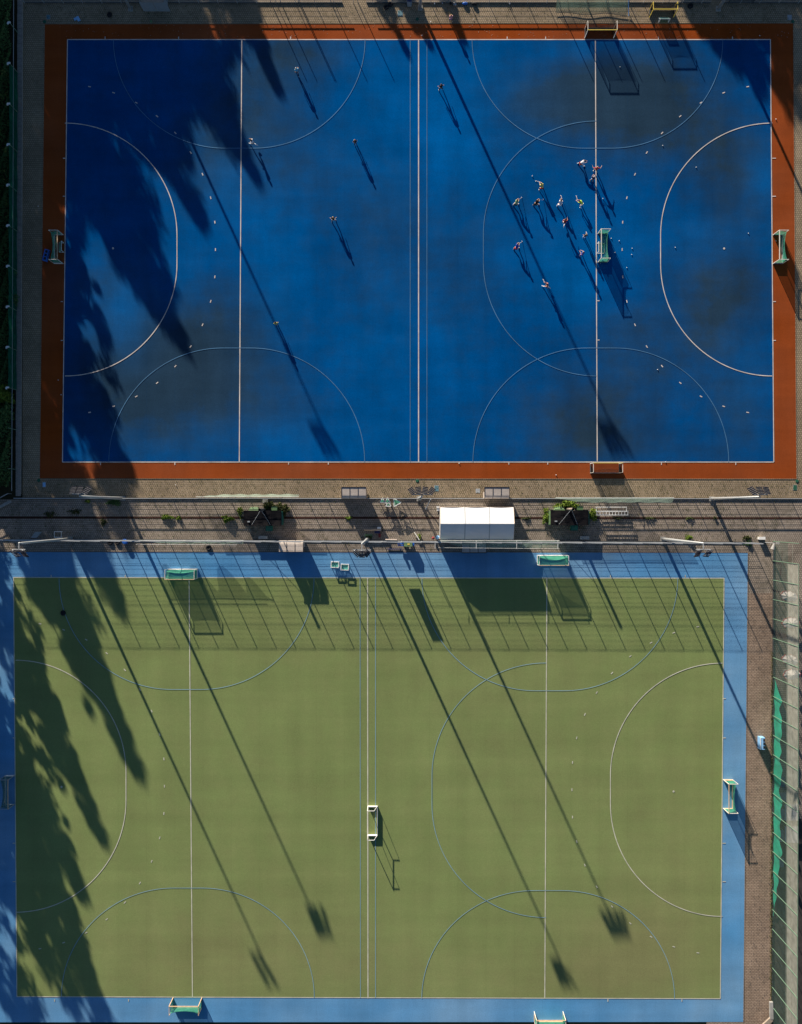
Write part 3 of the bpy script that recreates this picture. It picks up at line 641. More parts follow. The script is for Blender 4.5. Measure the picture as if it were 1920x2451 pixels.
def small_goal(px, py, ang, label, w_=1.2, h=.9, dep=.6, net=M_netg, frame=M_white, name='mini_goal'):
    e = empty(name, label, 'small goal', P(px, py), R(ang) - math.pi / 2, 'small practice goals'); hw = w_ / 2
    for s in (-1, 1):
        MB().bar((s * hw, 0, .02), (s * hw, 0, h), .07).build('post', frame, e)
        MB().bar((s * hw, 0, h - .035), (s * hw, -dep, .04), .05).build('side_bar', frame, e)
        MB().bar((s * hw, -.04, .04), (s * hw, -dep, .04), .05).build('ground_bar', frame, e)
    MB().bar((-hw - .03, 0, h), (hw + .03, 0, h), .075).build('crossbar', frame, e)
    MB().bar((-hw, -dep, .04), (hw, -dep, .04), .055).build('ground_bar', frame, e)
    MB().sheet(lambda u, v: (-hw + w_ * u, -dep * v, h * (1 - v) - .1 * math.sin(u * math.pi) * math.sin(v * math.pi) + .05), 6, 5).build('net', net, e, True)
    return e
small_goal(153, 593, 0, 'small white practice goal inside the left goal of the blue pitch')
small_goal(1430, 595, 180, 'small white practice goal inside the goal on the quarter line', w_=1.25, h=.9, dep=.9)
small_goal(1588, 54, 270, 'small white practice goal in front of the top yellow goal', w_=1.25, h=.9)
def box_goal(px, py, label):
    e = empty('target_frame', label, 'small goal', P(px, py), R(-2), 'small practice goals'); w_, d, h = 1.05, .72, .62
    for z in (.04, h):
        MB().bar((-w_ / 2, d / 2, z), (w_ / 2, d / 2, z), .09).build('long_bar', M_white, e); MB().bar((-w_ / 2, -d / 2, z), (w_ / 2, -d / 2, z), .09).build('long_bar', M_white, e)
        MB().bar((-w_ / 2 + .045, -d / 2 + .045, z), (-w_ / 2 + .045, d / 2 - .045, z), .088).build('short_bar', M_white, e); MB().bar((w_ / 2 - .045, -d / 2 + .045, z), (w_ / 2 - .045, d / 2 - .045, z), .088).build('short_bar', M_white, e)
    for sx in (-1, 1):
        for sy in (-1, 1): MB().bar((sx * (w_ / 2 - .05), sy * (d / 2 - .02), .08), (sx * (w_ / 2 - .05), sy * (d / 2 - .02), h - .045), .07).build('leg', M_white, e)
    MB().sheet(lambda u, v: (-w_ / 2 + w_ * u, -d / 2 + d * v, .38 - .2 * math.sin(u * math.pi) * math.sin(v * math.pi)), 6, 5).build('net', M_netg, e, True)
box_goal(802.5, 1351, 'left of two white target frames with green net on the light blue border')
box_goal(826, 1357, 'right of two white target frames with green net on the light blue border')
def tri(px, py, r, rot, label):
    e = empty('triangle_frame', label, 'small goal', P(px, py), R(rot), 'stacked triangular practice frames')
    pts = [Vector((r * math.cos(a), r * math.sin(a), 0)) for a in (0, 2.094, 4.189)]
    for z in (.5, 1.05):
        for i in range(3): MB().bar(pts[i] + Vector((0, 0, z)), pts[(i + 1) % 3] + Vector((0, 0, z)), .09).build('edge_bar', M_white, e)
    for p in pts: MB().bar(p + Vector((0, 0, 0)), p + Vector((0, 0, 1.05)), .06).build('leg', M_white, e)
    b = MB(); b.add([p * .9 + Vector((0, 0, .8)) for p in pts], [(0, 1, 2)]); b.build('net', M_netg, e)
tri(916, 1199, .38, 30 + 60, 'leftmost triangular frame with green net leaning on the railing')
tri(928, 1200, .45, -30, 'second triangular frame from the left by the railing')
tri(930, 1208, .40, 90, 'triangular frame sticking out lowest from the stack by the railing')
tri(949, 1203, .62, 0, 'rightmost and largest triangular frame by the railing')
# frames lying on the path
def ladder_frame(px, py, w_, d, z, label, n, name='ladder_frame', both=True):
    e = empty(name, label, 'metal frame', P(px, py))
    for s in (-1, 1):
        MB().bar((-w_ / 2, s * d / 2, z), (w_ / 2, s * d / 2, z), .08).build('long_bar', M_white, e)
    for k in range(n + 1):
        x = -w_ / 2 + .04 + (w_ - .08) * k / n; MB().bar((x, -d / 2 + .04, z), (x, d / 2 - .04, z), .05).build('rung', M_white, e)
    for sx in (-1, 1):
        for sy in (-1, 1): MB().bar((sx * (w_ / 2 - .04), sy * (d / 2), 0), (sx * (w_ / 2 - .04), sy * d / 2, z - .04), .05).build('leg', M_white, e)
ladder_frame(1462, 1228, 4.05, .50, .95, 'white ladder shaped steel frame lying right of the right cabin, nearer bar', 10)
ladder_frame(1461, 1219, 3.95, .55, .6, 'white open steel frame behind the ladder shaped one', 1, 'folding_barrier')
ladder_frame(142, 1279, .98, .72, .5, 'small pale steel frame at the far left of the path', 1, 'pipe_trolley')
o = MB().add([P(74, 1288, .05), P(87, 1273, .45), P(101, 1273, .45), P(88, 1288, .05), P(74, 1288, .0), P(87, 1273, .0), P(101, 1273, .0), P(88, 1288, .0)], [(3, 2, 1, 0), (0, 1, 5, 4), (2, 3, 7, 6), (1, 2, 6, 5), (0, 4, 7, 3)]).build('ramp', M_grey); tag(o, 'grey sloping ramp board at the far left of the mesh fence', 'ramp')

# ------------------------------------------------------------------ shelters
def shelter(px, py, ang, label, w_=3.15):
    e = empty('team_shelter', label, 'shelter', P(px, py), R(ang), 'team shelters with curved roofs'); d = 1.42; h = 2.0; bw = w_ / 3
    for i in range(3):
        x0 = -w_ / 2 + bw * i + .03; x1 = x0 + bw - .06
        def f(u, v, x0=x0, x1=x1):
            a = v * math.pi / 2
            y = d / 2 - (d - .42) * min(1, v / .6) if v < .6 else d / 2 - (d - .42) - .40 * math.sin((v - .6) / .4 * math.pi / 2)
            z = h - .05 * (v / .6) if v < .6 else h - .05 - .45 * (1 - math.cos((v - .6) / .4 * math.pi / 2))
            return (x0 + (x1 - x0) * u, y, z)
        b = MB().sheet(f, 2, 12); m = b.build('roof_panel', M_poly, e, True)
        MB().box(((x0 + x1) / 2, -d / 2 + .01, .78), (x1 - x0, .02, 1.44)).build('back_panel', M_poly, e)
    for i in range(4):
        x = -w_ / 2 + bw * i
        MB().tube([(x, d / 2, h + .02), (x, -d / 2 + .42, h - .02), (x, -d / 2 + .1, h - .2), (x, -d / 2, h - .5), (x, -d / 2, 0)], .03, 6).build('frame_rib', M_lampd, e)
    for s in (-1, 1): MB().box((s * (w_ / 2 + .01), -.25, .9), (.02, .8, 1.7)).build('side_panel', M_poly, e)
    MB().bar((-w_ / 2, d / 2 + .02, h), (w_ / 2, d / 2 + .02, h), .08).build('front_beam', M_lampd, e)
    MB().box((0, -.3, .42), (w_ - .2, .4, .06)).build('bench_seat', M_wood, e)
    for s in (-1, 0, 1): MB().box((s * 1.2, -.3, .2), (.06, .3, .38)).build('bench_leg', M_lampd, e)
shelter(849, 1181, 0, 'team shelter left of the mast row on the sand paving, left one')
shelter(1186, 1181, 0, 'team shelter on the sand paving above the white tent')
shelter(700.5, 1306, 180, 'team shelter below the mesh fence left of the centre, sunlit')
shelter(1132, 1308, 180, 'shaded team shelter under the draped net below the white tent')
# glazed box top left
e = empty('glazed_hut', 'grey board and glass hut cut by the top edge, left', 'hut', P(376, 12))
MB().box((0, .4, 2.3), (2.9, 2.6, .08)).build('roof', M_wood, e)
for x in (-1.3, -.45, .45, 1.3): MB().box((x, -.8, 1.1), (.84, .05, 2.2)).build('wall_panel', M_grey, e)
for x in (-1.4, 1.4): MB().box((x, .4, 1.1), (.05, 2.4, 2.2)).build('side_wall', M_grey, e)

# ------------------------------------------------------------------ tent
tx0, tx1, ty0, tyr, ty1 = 1052, 1224, 1214.5, 1254, 1290
o0 = P(1138, 1253); te = empty('party_tent', 'large white three bay party tent with a ridged roof on the middle path', 'tent', o0)
hE, hR = 2.4, 3.35; L = (tx1 - tx0) / PPM; yN = (1253 - ty0) / PPM; yS = (1253 - ty1) / PPM; yR = 0.0
for i in range(3):
    a = -L / 2 + L * i / 3 + .015; c = a + L / 3 - .03
    for nm, ya in (('roof_panel', yN), ('roof_panel', yS)):
        b = MB().sheet(lambda u, v: (a + (c - a) * u, ya * (1 - v) + yR * v, hE + (hR - hE) * v - .07 * math.sin(u * math.pi) * (1 - .3 * v)), 8, 6)
        b.build(nm, M_pvc, te, True)
    for ya in (yN, yS): MB().box(((a + c) / 2, ya * .995, hE / 2 - .05), (c - a, .02, hE - .1)).build('wall_panel', M_pvc, te)
    MB().box(((a + c) / 2, yN + .01, hE - .12), (c - a, .015, .22)).build('valance', M_pvc, te)
for s in (-1, 1):
    x = s * (L / 2 - .01)
    b = MB().add([(x, yN, .05), (x, yS, .05), (x, yS, hE), (x, yR, hR - .02), (x, yN, hE)], [(0, 1, 2, 3, 4)]); b.build('gable_wall', M_pvc, te)
for i in range(4):
    x = -L / 2 + L * i / 3
    for ya in (yN, yS):
        MB().bar((x, ya * .98, hE - .02), (x, yR, hR - .02), .045).build('rafter', M_orange, te); MB().bar((x, ya * .98, 0), (x, ya * .98, hE), .06).build('tent_leg', M_orange, te)
for i in (1, 2):
    for ya in (yN, yS): MB().bar((-L / 2 + L * i / 3, ya, hE + .005), (-L / 2 + L * i / 3, yR, hR + .005), .09, .02).build('seam_strip', M_grey, te)
MB().bar((-L / 2, yR, hR + .02), (L / 2, yR, hR + .02), .07, .02).build('ridge_cover', M_pale0, te)
MB().bar((-L / 2, yR, hR - .03), (L / 2, yR, hR - .03), .05).build('ridge_pole', M_grey, te)
MB().bar((-L / 2, yN + .03, hE - .03), (L / 2, yN + .03, hE - .03), .04).build('eave_pole', M_orange, te)

# ------------------------------------------------------------------ service cabins
def cabin(px, py, label, mirror, stays, strip_left):
    e = empty('service_cabin', label, 'cabin', P(px, py)); W_, D_, H_ = 4.75, 1.85, 1.3
    MB().box((0, 0, H_ / 2), (W_ - .1, D_ - .1, H_ - .06)).build('wall', M_cabt, e)
    MB().box((0, 0, H_), (W_ + .1, D_ + .12, .07)).build('roof', M_felt, e)
    b = MB()
    for k in range(5): b.bar((-W_ / 2 + .1 + k * (W_ - .2) / 4, -D_ / 2, H_ + .045), (-W_ / 2 + .1 + k * (W_ - .2) / 4, D_ / 2, H_ + .045), .05, .02)
    b.build('roof_seam', M_felt, e)
    rr = random.Random(px)
    for k in range(8): MB().box((-1.9 + .5 * k, (-.5, .1, .45)[k % 3] + rr.uniform(-.1, .1), H_ + .050 + .003 * (k % 2)), (rr.uniform(.4, .62), rr.uniform(.12, .3), .02)).build('felt_patch', M_felt, e)
    MB().add([(-1.9, D_ / 2, .9), (-.45, D_ / 2, .9), (-.75, D_ / 2 + .5, .55), (-1.6, D_ / 2 + .5, .55), (-1.9, D_ / 2, .0), (-.45, D_ / 2, 0), (-.75, D_ / 2 + .5, 0), (-1.6, D_ / 2 + .5, 0)], [(0, 3, 2, 1), (0, 1, 5, 4), (3, 7, 6, 2), (0, 4, 7, 3), (1, 2, 6, 5)]).build('green_hood', M_cabg, e)
    MB().box((1.45, D_ / 2 + .28, .45), (.75, .55, .9)).build('green_locker', M_cabg, e)
    MB().box((.75, -D_ / 2 - .38, .4), (.85, .72, .8)).build('teal_locker', M_cabt, e)
    for s in ((-1, 1) if strip_left else (1,)): MB().box((s * (W_ / 2 + .1), 0, .6), (.18, D_ - .1, 1.2)).build('side_strip', M_cabg if s < 0 else M_cabt, e)
    x0 = .12 * mirror; y0 = D_ / 2 + .15; HT = 4.5
    MB().tube([(x0, y0, 0), (x0, y0, HT)], .17, 12, cap=False).build('duct_pipe', M_board if mirror > 0 else M_wood, e, True)
    MB().tube([(x0, y0, HT - .1), (x0, y0, HT + .02)], .20, 12, cap=False).build('pipe_collar', M_gal, e)
    MB().tube([(x0, y0, HT - .6), (x0, y0, HT - .3)], .165, 12).build('pipe_mouth_dark', M_black, e)  # black disc painting the dark inside of the open pipe
    for sx in stays: MB().tube([(x0, y0, 3.3), (sx, -D_ / 2 + .08, H_ + .04)], .024, 5).build('stay_bar', M_grey, e)
    b = MB(); b.box((-1.75, -.45, H_ + .1), (.3, .16, .12)); b.build('vent_cap', M_grey, e); return e
cabin(632, 1240, 'left dark roofed service cabin with green hoods and a steel duct pipe', 1, (-1.35, 1.0), False)
cabin(1359, 1239, 'right dark roofed service cabin with green side strips and a duct pipe', -1, (-1.35, 1.0), True)
def block(px, py, sz, label, m, name='concrete_block', cat='block', rot=0, lid=None):
    e = empty(name, label, cat, P(px, py), R(rot)); w_, d, h = sz
    b = MB(); b.box((0, 0, h / 2), sz); b.build('body', m, e); MB().box((0, 0, h + .03), (w_ + .06, d + .06, .06)).build('lid', lid or m, e); return e
block(637, 1199, (.6, .5, .7), 'pale concrete block at the railing above the left cabin', M_concr)
block(631, 1286, (1.1, .35, .5), 'pale concrete kerb block below the left cabin', M_concr)
block(1398, 1287, (1.1, .38, .5), 'pale concrete kerb block below the right cabin', M_concr)
block(1820, 1288, (.75, .3, .6), 'white electric box at the right end of the mesh fence', M_white, 'electric_box', 'box')
# lamp pair below the fence end
e = empty('loudspeaker', 'pale horn loudspeaker at the right end of the mesh fence', 'loudspeaker', P(1828, 1298))
MB().tube([(0, 0, 0), (0, 0, 3.4)], .05, 6).build('pole', M_gal, e); MB().tube([(0, -.05, 3.4), (-.15, -.75, 3.3)], [.1, .28], 10).build('horn', M_concr, e); MB().box((.5, .0, 3.3), (.35, .25, .2)).build('junction_box', M_concr, e); MB().bar((0, 0, 3.3), (.4, 0, 3.3), .05).build('arm', M_gal, e)

# ------------------------------------------------------------------ draped nets
def drape(x0, x1, y, zt, dropf, label, m=M_netp, out=0.0, n=60, sgn=1, cordz=None):
    e = empty('draped_net', label, 'net', P(x0, y))
    L = (x1 - x0) / PPM
    def f(u, v):
        dr = dropf(u); return (L * u, sgn * (out * math.sin(math.pi * min(1, u * 3) / 2) * v + .05 * math.sin(u * 40 + v * 4)), zt - dr * v)
    MB().sheet(f, n, 6).build('netting', m, e, True)
    MB().tube([(0, 0, zt), (L / 2, 0, zt - .03), (L, 0, zt)], .025, 5).build('cord', M_white, e)
    return e
drape(478, 720, 1190, 2.2, lambda u: 1.5 * min(1, (1 - u) * 3), 'pale green net draped over the railing above the left cabin', out=.35)
drape(1323, 1600, 1192, 2.5, lambda u: .9 + .6 * abs(math.sin(u * 7)) * min(1, (1 - u) * 8), 'pale green net sagging over the railing above the right cabin', out=-.6)
drape(338, 590, 1292, 2.3, lambda u: (.35 + 1.1 * abs(math.sin(u * 12))) * min(1, (1 - u) * 6), 'pale green net hanging in scallops on the left of the mesh fence', out=-.45)
drape(1047, 1330, 1292, 2.9, lambda u: .7 + .6 * math.sin(u * 9) ** 2 * min(1, (1 - u) * 5), 'pale green net hung on brackets in front of the white tent', out=-1.0)
e = empty('net_outrigger', 'white cord frame carrying the net below the white tent', 'frame', P(1047, 1293))
MB().tube([(0, -.85, 2.9), (15.3, -1.0, 2.9)], .016, 5).build('cord', M_white, e)
for x in (-.4, 4.8, 9.9, 15.1): MB().bar((x, 0, 2.9), (x, -1.0, 2.9), .05).build('bracket', M_white, e)
e = empty('net_outrigger', 'white cord frame carrying the scalloped net at the left', 'frame', P(338, 1293))
MB().tube([(0, -.45, 2.3), (12.8, -.52, 2.3)], .018, 5).build('cord', M_white, e)
def topnet(u, v):
    return Vector(((170 * u) / PPM, (-27 + 2.5 * math.sin(u * 11) - 4 * u) * v / PPM, 1.0 * (1 - v) ** 1.5 + .12))
e = empty('draped_net', 'pale green net spilling off the top railing onto the sand paving', 'net', P(1330, 6)); MB().sheet(topnet, 40, 8).build('netting', netmat('thin_green_net', (.20, .30, .24), .5), e, True)
MB().tube([topnet(k / 30, 1) + Vector((0, 0, .02)) for k in range(31)], .035, 5).build('rope', M_board, e); MB().tube([topnet(1, k / 8) + Vector((.03 * k, -.02, .05)) for k in range(9)], .05, 5).build('blue_strap', M_lbluep, e)

# ------------------------------------------------------------------ small things
def tyre(px, py, label, r=.36, z=.12, flat=True, h=.24):
    e = empty('tyre', label, 'tyre', P(px, py), 0, 'old black tyres used as weights'); b = MB(); n = 16; m_ = 8
    vs = [(( r - .12 + .12 * math.cos(2 * math.pi * j / m_)) * math.cos(2 * math.pi * i / n), (r - .12 + .12 * math.cos(2 * math.pi * j / m_)) * math.sin(2 * math.pi * i / n), h / 2 + h / 2 * math.sin(2 * math.pi * j / m_)) for i in range(n) for j in range(m_)]
    b.add(vs, [(i * m_ + j, ((i + 1) % n) * m_ + j, ((i + 1) % n) * m_ + (j + 1) % m_, i * m_ + (j + 1) % m_) for i in range(n) for j in range(m_)]); b.build('tread', M_black, e, True)
    b = MB(); b.tube([(0, 0, .03), (0, 0, .05)], r - .17, 12); b.build('inner_wall', M_board, e)
for x, y, l, r in ((263, 36, 'tyre on the top paving left of the glazed hut', .36), (925, 18, 'tyre on the top paving, lower left one of a pair', .36), (935, 11, 'tyre at the top edge, upper right one of a pair', .34), (1652, 15, 'tyre at the top edge between the two black net goals', .38),
                   (265, 1298, 'left one of two tyres below the mesh fence', .38), (282, 1298, 'right one of two tyres below the mesh fence, by the blue tub', .36), (500, 1311, 'tyre below the scalloped net beside its round shadow', .38), (152, 1467, 'lone black tyre on the green pitch at upper left', .36)): tyre(x, y, l, r)
def cyl(px, py, r, h, m, name, label, cat, group=None, n=14):
    e = empty(name, label, cat, P(px, py), 0, group); MB().tube([(0, 0, 0), (0, 0, h * .8), (0, 0, h)], [r, r, r * .9], n).build('body', m, e); MB().tube([(0, 0, h), (0, 0, h + .02)], r * .7, n).build('lid', m, e); return e
cyl(301, 1296, .34, .6, M_bluep, 'tub', 'blue plastic tub below the mesh fence beside two tyres', 'tub')
cyl(362, 52, .14, .2, M_cabg, 'cone_marker', 'pale green marker on the paving edge under the glazed hut', 'marker')
for x, y, l in ((107, 52, 'round green valve cover at the upper left corner of the red border'), (999, 46, 'round green valve cover above the centre line on the top paving'), (1898, 52, 'round green valve cover at the upper right corner of the red border'), (93, 1150, 'round green valve cover at the lower left corner of the red border'), (999, 1151, 'round green valve cover below the centre line'), (1908, 1152, 'round green valve cover at the lower right corner of the red border')):
    cyl(x, y, .22, .05, M_coverg, 'valve_cover', l, 'valve cover', 'valve covers round the blue pitch')
for x, y, sx, sy, m, l in ((958, 32, .6, .7, M_cover, 'square blue grey hatch on the top paving'), (116, 41, .4, .5, M_cover, 'hatch on the dark upper left paving'), (1890, 42, .5, .6, M_grey, 'pale square hatch at the upper right corner'), (106, 1160, .35, .55, M_lbluep, 'light blue hatch at the lower left of the red border'), (1045, 1169, .5, .7, M_cover, 'grey green hatch on the sand paving left of the shelter'), (1903, 1167, .45, .65, M_coverg, 'dark green hatch at the lower right of the sand paving'), (1144, 1175, .5, .5, M_grey, 'pale square slab left of the shelter above the tent'), (882, 1291 - 8, 1.0, .5, M_cabg, 'small green mat on the path')):
    e = empty('hatch_cover' if 'mat' not in l else 'green_mat', l, 'hatch' if 'mat' not in l else 'mat', P(x, y)); MB().box((0, 0, .02), (sx, sy, .03)).build('plate', m, e); MB().box((0, 0, .01), (sx + .1, sy + .1, .018)).build('rim', M_concr, e)
# blue bins, cart
def cart(px, py, label, name='handcart'):
    e = empty(name, label, 'cart', P(px, py)); MB().box((.0, 0, .62), (1.0, .55, .7)).build('green_bin', M_cabg, e); MB().box((.0, 0, 1.0), (1.05, .6, .06)).build('lid', M_cabg, e)
    MB().box((.05, 0, 1.045), (.3, .2, .02)).build('yellow_label', M_yellow, e)
    MB().box((-.95, .12, .5), (.75, .22, .12)).build('blue_frame', M_bluep, e); MB().box((-.95, -.16, .5), (.75, .18, .12)).build('blue_frame', M_bluep, e); MB().box((-1.2, 0, .7), (.16, .5, .5)).build('handle', M_navy, e); MB().box((.66, 0, .6), (.26, .45, .5)).build('blue_box', M_bluep, e)
    for sx in (-.4, .4):
        for sy in (-.33, .33): MB().tube([(sx, sy - .04, .16), (sx, sy + .04, .16)], .16, 10).build('wheel', M_black, e)
cart(977, 1302, 'blue and green wheeled cart below the mesh fence near the centre')
e = empty('plank', 'dark blue plank lying near the blue cart', 'plank', P(945, 1314)); MB().box((0, 0, .12), (1.9, .14, .1)).build('board', M_navy, e)
for k in range(2): MB().box((-.7 + 1.4 * k, 0, .035), (.08, .2, .07)).build('foot', M_board, e)
e = empty('rolled_nets', 'long bundle of rolled brown nets with a dark wheel on the path', 'bundle', P(895, 1267))
for k, (y, m, r) in enumerate(((.08, M_wood, .10), (-.08, M_orange, .08), (.0, M_wood, .09))): MB().tube([(-1.35 + .1 * k, y, .35 + .1 * k), (-.3, y * 1.2, .38 + .1 * k), (.9, y, .36 + .1 * k)], [r * .7, r, r], 7).build('roll', m, e, True)
MB().tube([(1.05, .05, .4), (1.2, .05, .4)], .36, 12).build('wheel', M_black, e); MB().box((.45, -.35, .3), (.7, .35, .3)).build('navy_bag', M_navy, e); MB().box((.7, .1, .55), (.5, .45, .1)).build('white_cloth', M_white, e); MB().box((.75, -.8, .12), (.3, .5, .18)).build('red_bag', mat('dull_red_cloth', (.20, .03, .03)), e)
e = empty('hoop', 'thin dark metal hoop with a cross bar lying on the path', 'hoop', P(923, 1227)); b = MB(); b.tube([(.36 * math.cos(k * math.pi / 12), .36 * math.sin(k * math.pi / 12), .08) for k in range(25)], .03, 5, False); b.build('ring', M_board, e); MB().bar((-.1, .33, .08), (.06, -.33, .08), .025).build('cross_bar', M_board, e)
e = empty('umbrella', 'folded light blue and dark red garden umbrella at the tent corner', 'umbrella', P(1046, 1286)); MB().ball((.05, 0, .75), .26, 10, 6).build('blue_cover', M_lbluep, e, True); MB().ball((-.5, -.1, .3), .22, 8, 5).build('red_cover', mat('dull_red_cloth', (.20, .03, .03)), e, True); MB().tube([(.05, 0, 0), (.05, 0, .6)], .04, 6).build('pole', M_gal, e)
e = empty('leaning_pole', 'thin pale pole leaning against the mesh fence left of the tent', 'pole', P(992, 1274)); MB().tube([(0, 0, .05), (.6, -.95, 2.6)], .045, 6).build('shaft', M_gal, e); MB().box((.35, -.55, .2), (.35, .3, .35)).build('foot_block', M_wood, e)
e = empty('leaning_pole', 'grey strut standing beside the railing next to the four lamp racks', 'pole', P(1020, 1217)); MB().bar((0, 0, .05), (.55, 1.2, 1.25), .12).build('shaft', M_gal, e); MB().box((0, -.02, .04), (.25, .2, .06)).build('foot_plate', M_gal, e)
e = empty('paper_roll', 'white bundle at the upper left corner of the tent', 'bundle', P(1049, 1218)); MB().box((0, 0, .4), (.35, .55, .8)).build('bag', M_white, e); MB().box((-.05, .25, .85), (.4, .2, .2)).build('flap', M_white, e)
# blue crate (left) and blue box right
e = empty('ball_crate', 'blue crate with three dark holes behind the left goal', 'crate', P(113, 613), R(-14)); MB().box((0, 0, .3), (.55, 1.5, .5)).build('body', M_bluep, e)
for k in (-1, 0, 1): MB().box((.02, .46 * k, .56), (.3, .32, .03)).build('hole', M_black, e)
e = empty('ball_crate', 'light blue box with three dark openings on the brick paving, right', 'crate', P(1820, 1776), 0); MB().box((-.05, 0, .45), (.6, 1.55, .9)).build('body', M_lbluep, e)
for k in (-1, 0, 1): MB().box((.14, .46 * k, .91), (.22, .34, .03)).build('hole', M_black, e)
MB().box((-.32, 0, .91), (.1, 1.5, .04)).build('rim', M_white, e)
e = empty('blue_chair', 'two blue plastic pieces lying on the dark upper left paving', 'plastic pieces', P(188, 46), R(25)); MB().box((0, 0, .1), (.35, .6, .15)).build('seat', M_lbluep, e); MB().box((-.35, .15, .08), (.35, .3, .12)).build('back', M_lbluep, e)
# top edge bits
e = empty('wheelie_bin', 'grey wheelie bin with blue lid at the top edge near the centre', 'bin', P(980, 11)); MB().add([(-.26, -.3, .05), (.26, -.3, .05), (.26, .3, .05), (-.26, .3, .05), (-.32, -.36, 1.0), (.32, -.36, 1.0), (.32, .36, 1.0), (-.32, .36, 1.0)], [(3, 2, 1, 0), (4, 5, 6, 7), (0, 1, 5, 4), (1, 2, 6, 5), (2, 3, 7, 6), (3, 0, 4, 7)]).build('body', M_grey, e); MB().box((0, .1, 1.06), (.6, .55, .08)).build('lid', M_navy, e)
for x, y, m, l in ((1113, 10, M_bluep, 'bright blue sports bag at the foot of the top railing'), (1135, 11, M_black, 'black sports bag on the right at the top railing'), (1079, 9, M_black, 'black rucksack at the top railing above the pink shirted person'), (1087, 11, M_grey, 'small grey bag at the top railing beside the rucksack')):
    e = empty('sports_bag', l, 'bag', P(x, y), R(random.uniform(-25, 25)), 'bags left at the top railing'); w_ = .75 if 'blue' in l or 'right' in l else .35
    MB().ball((0, 0, .17), .2, 10, 6, (w_ / .4, 1, .85)).build('bag_body', m, e, True); MB().tube([(-.15, .0, .32), (0, .02, .42), (.15, 0, .32)], .02, 5).build('handle', M_board, e)
for x, y, l in ((1040, 10, 'white bottle left of the bags at the top railing'), (1059, 9, 'white bottle between the left bottle and the rucksack'), (1091, 12, 'white bottle next to the grey bag'), (1220, 10, 'white cup alone at the top railing further right')):
    e = empty('bottle', l, 'bottle', P(x, y), 0, 'bottles left at the top railing'); MB().tube([(0, 0, 0), (0, 0, .2), (0, 0, .24)], [.06, .06, .03], 8).build('body', M_white, e); MB().tube([(0, 0, .24), (0, 0, .28)], .03, 8).build('cap', M_bluep, e)
# parasols and tables behind the right fence
def parasol(px, py, label, r=1.15, h=2.5, rot=0):
    e = empty('parasol', label, 'parasol', P(px, py), R(rot), 'white parasols with red rims behind the right fence')
    for k in range(8):
        a0, a1 = k * math.pi / 4, (k + 1) * math.pi / 4; am = (a0 + a1) / 2
        MB().add([(0, 0, h), (r * math.cos(a0), r * .62 * math.sin(a0), h - .45), (r * .97 * math.cos(am), r * .60 * math.sin(am), h - .52), (r * math.cos(a1), r * .62 * math.sin(a1), h - .45)], [(0, 1, 2, 3)]).build('canopy_panel', mat('parasol_cloth', (.62, .56, .52)), e)
        MB().bar((r * math.cos(a0), r * .62 * math.sin(a0), h - .46), (r * math.cos(a1), r * .62 * math.sin(a1), h - .46), .03, .10).build('red_rim', mat('red_rim', (.50, .06, .04)), e)
    MB().tube([(0, 0, 0), (0, 0, h)], .03, 6).build('pole', M_gal, e); MB().box((0, 0, .05), (.6, .6, .1)).build('base', M_concr, e)
for x, y, l, rot in ((1873, 1424, 'uppermost parasol behind the right fence', -10), (1877, 1486, 'second parasol from the top behind the right fence', 5), (1876, 1574, 'third parasol from the top behind the right fence', -12), (1880, 1608, 'lowest parasol behind the right fence above the turquoise sheet', 6)): parasol(x, y, l, rot=rot)
def table(px, py, w_, d, label, m=M_white, h=.75):
    e = empty('table', label, 'table', P(px, py), 0, 'covered tables behind the right fence'); MB().box((0, 0, h), (w_, d, .04)).build('table_top', m, e)
    for sx in (-1, 1):
        for sy in (-1, 1): MB().bar((sx * (w_ / 2 - .06), sy * (d / 2 - .06), 0), (sx * (w_ / 2 - .06), sy * (d / 2 - .06), h - .02), .05).build('leg', M_gal, e)
M_pale = mat('pale_cloth', (.45, .43, .44)); M_steelb = mat('blue_grey_sheet_metal', (.17, .21, .26), .5, .25, 1.5)
table(1866, 1868, .75, 1.3, 'blue grey covered table behind the turquoise sheet, top one', M_steelb); table(1870, 1904, .95, 1.2, 'blue grey covered table, second behind the turquoise sheet', M_steelb)
table(1889, 1940, 1.75, 2.1, 'upper of two large pale tables behind the right fence', M_pale); table(1889, 1993, 1.75, 2.1, 'lower of two large pale tables behind the right fence', M_pale)
table(1867, 1945, .5, 1.4, 'narrow grey table left of the upper large table', M_steelb); table(1866, 1996, .5, 1.5, 'narrow grey table left of the lower large table', M_steelb); table(1864, 2060, .7, 1.1, 'lowest small blue grey table behind the right fence', M_steelb)
e = empty('grey_gate', 'grey slatted metal gate arm at the lower right corner', 'gate', P(1843, 2430)); MB().bar((-.05, 2.0, .5), (.0, -.2, .5), .42, .3).build('beam', M_concr, e); MB().bar((0, -.2, .5), (-1.6, -1.7, .5), .55, .25).build('beam', M_wood, e)

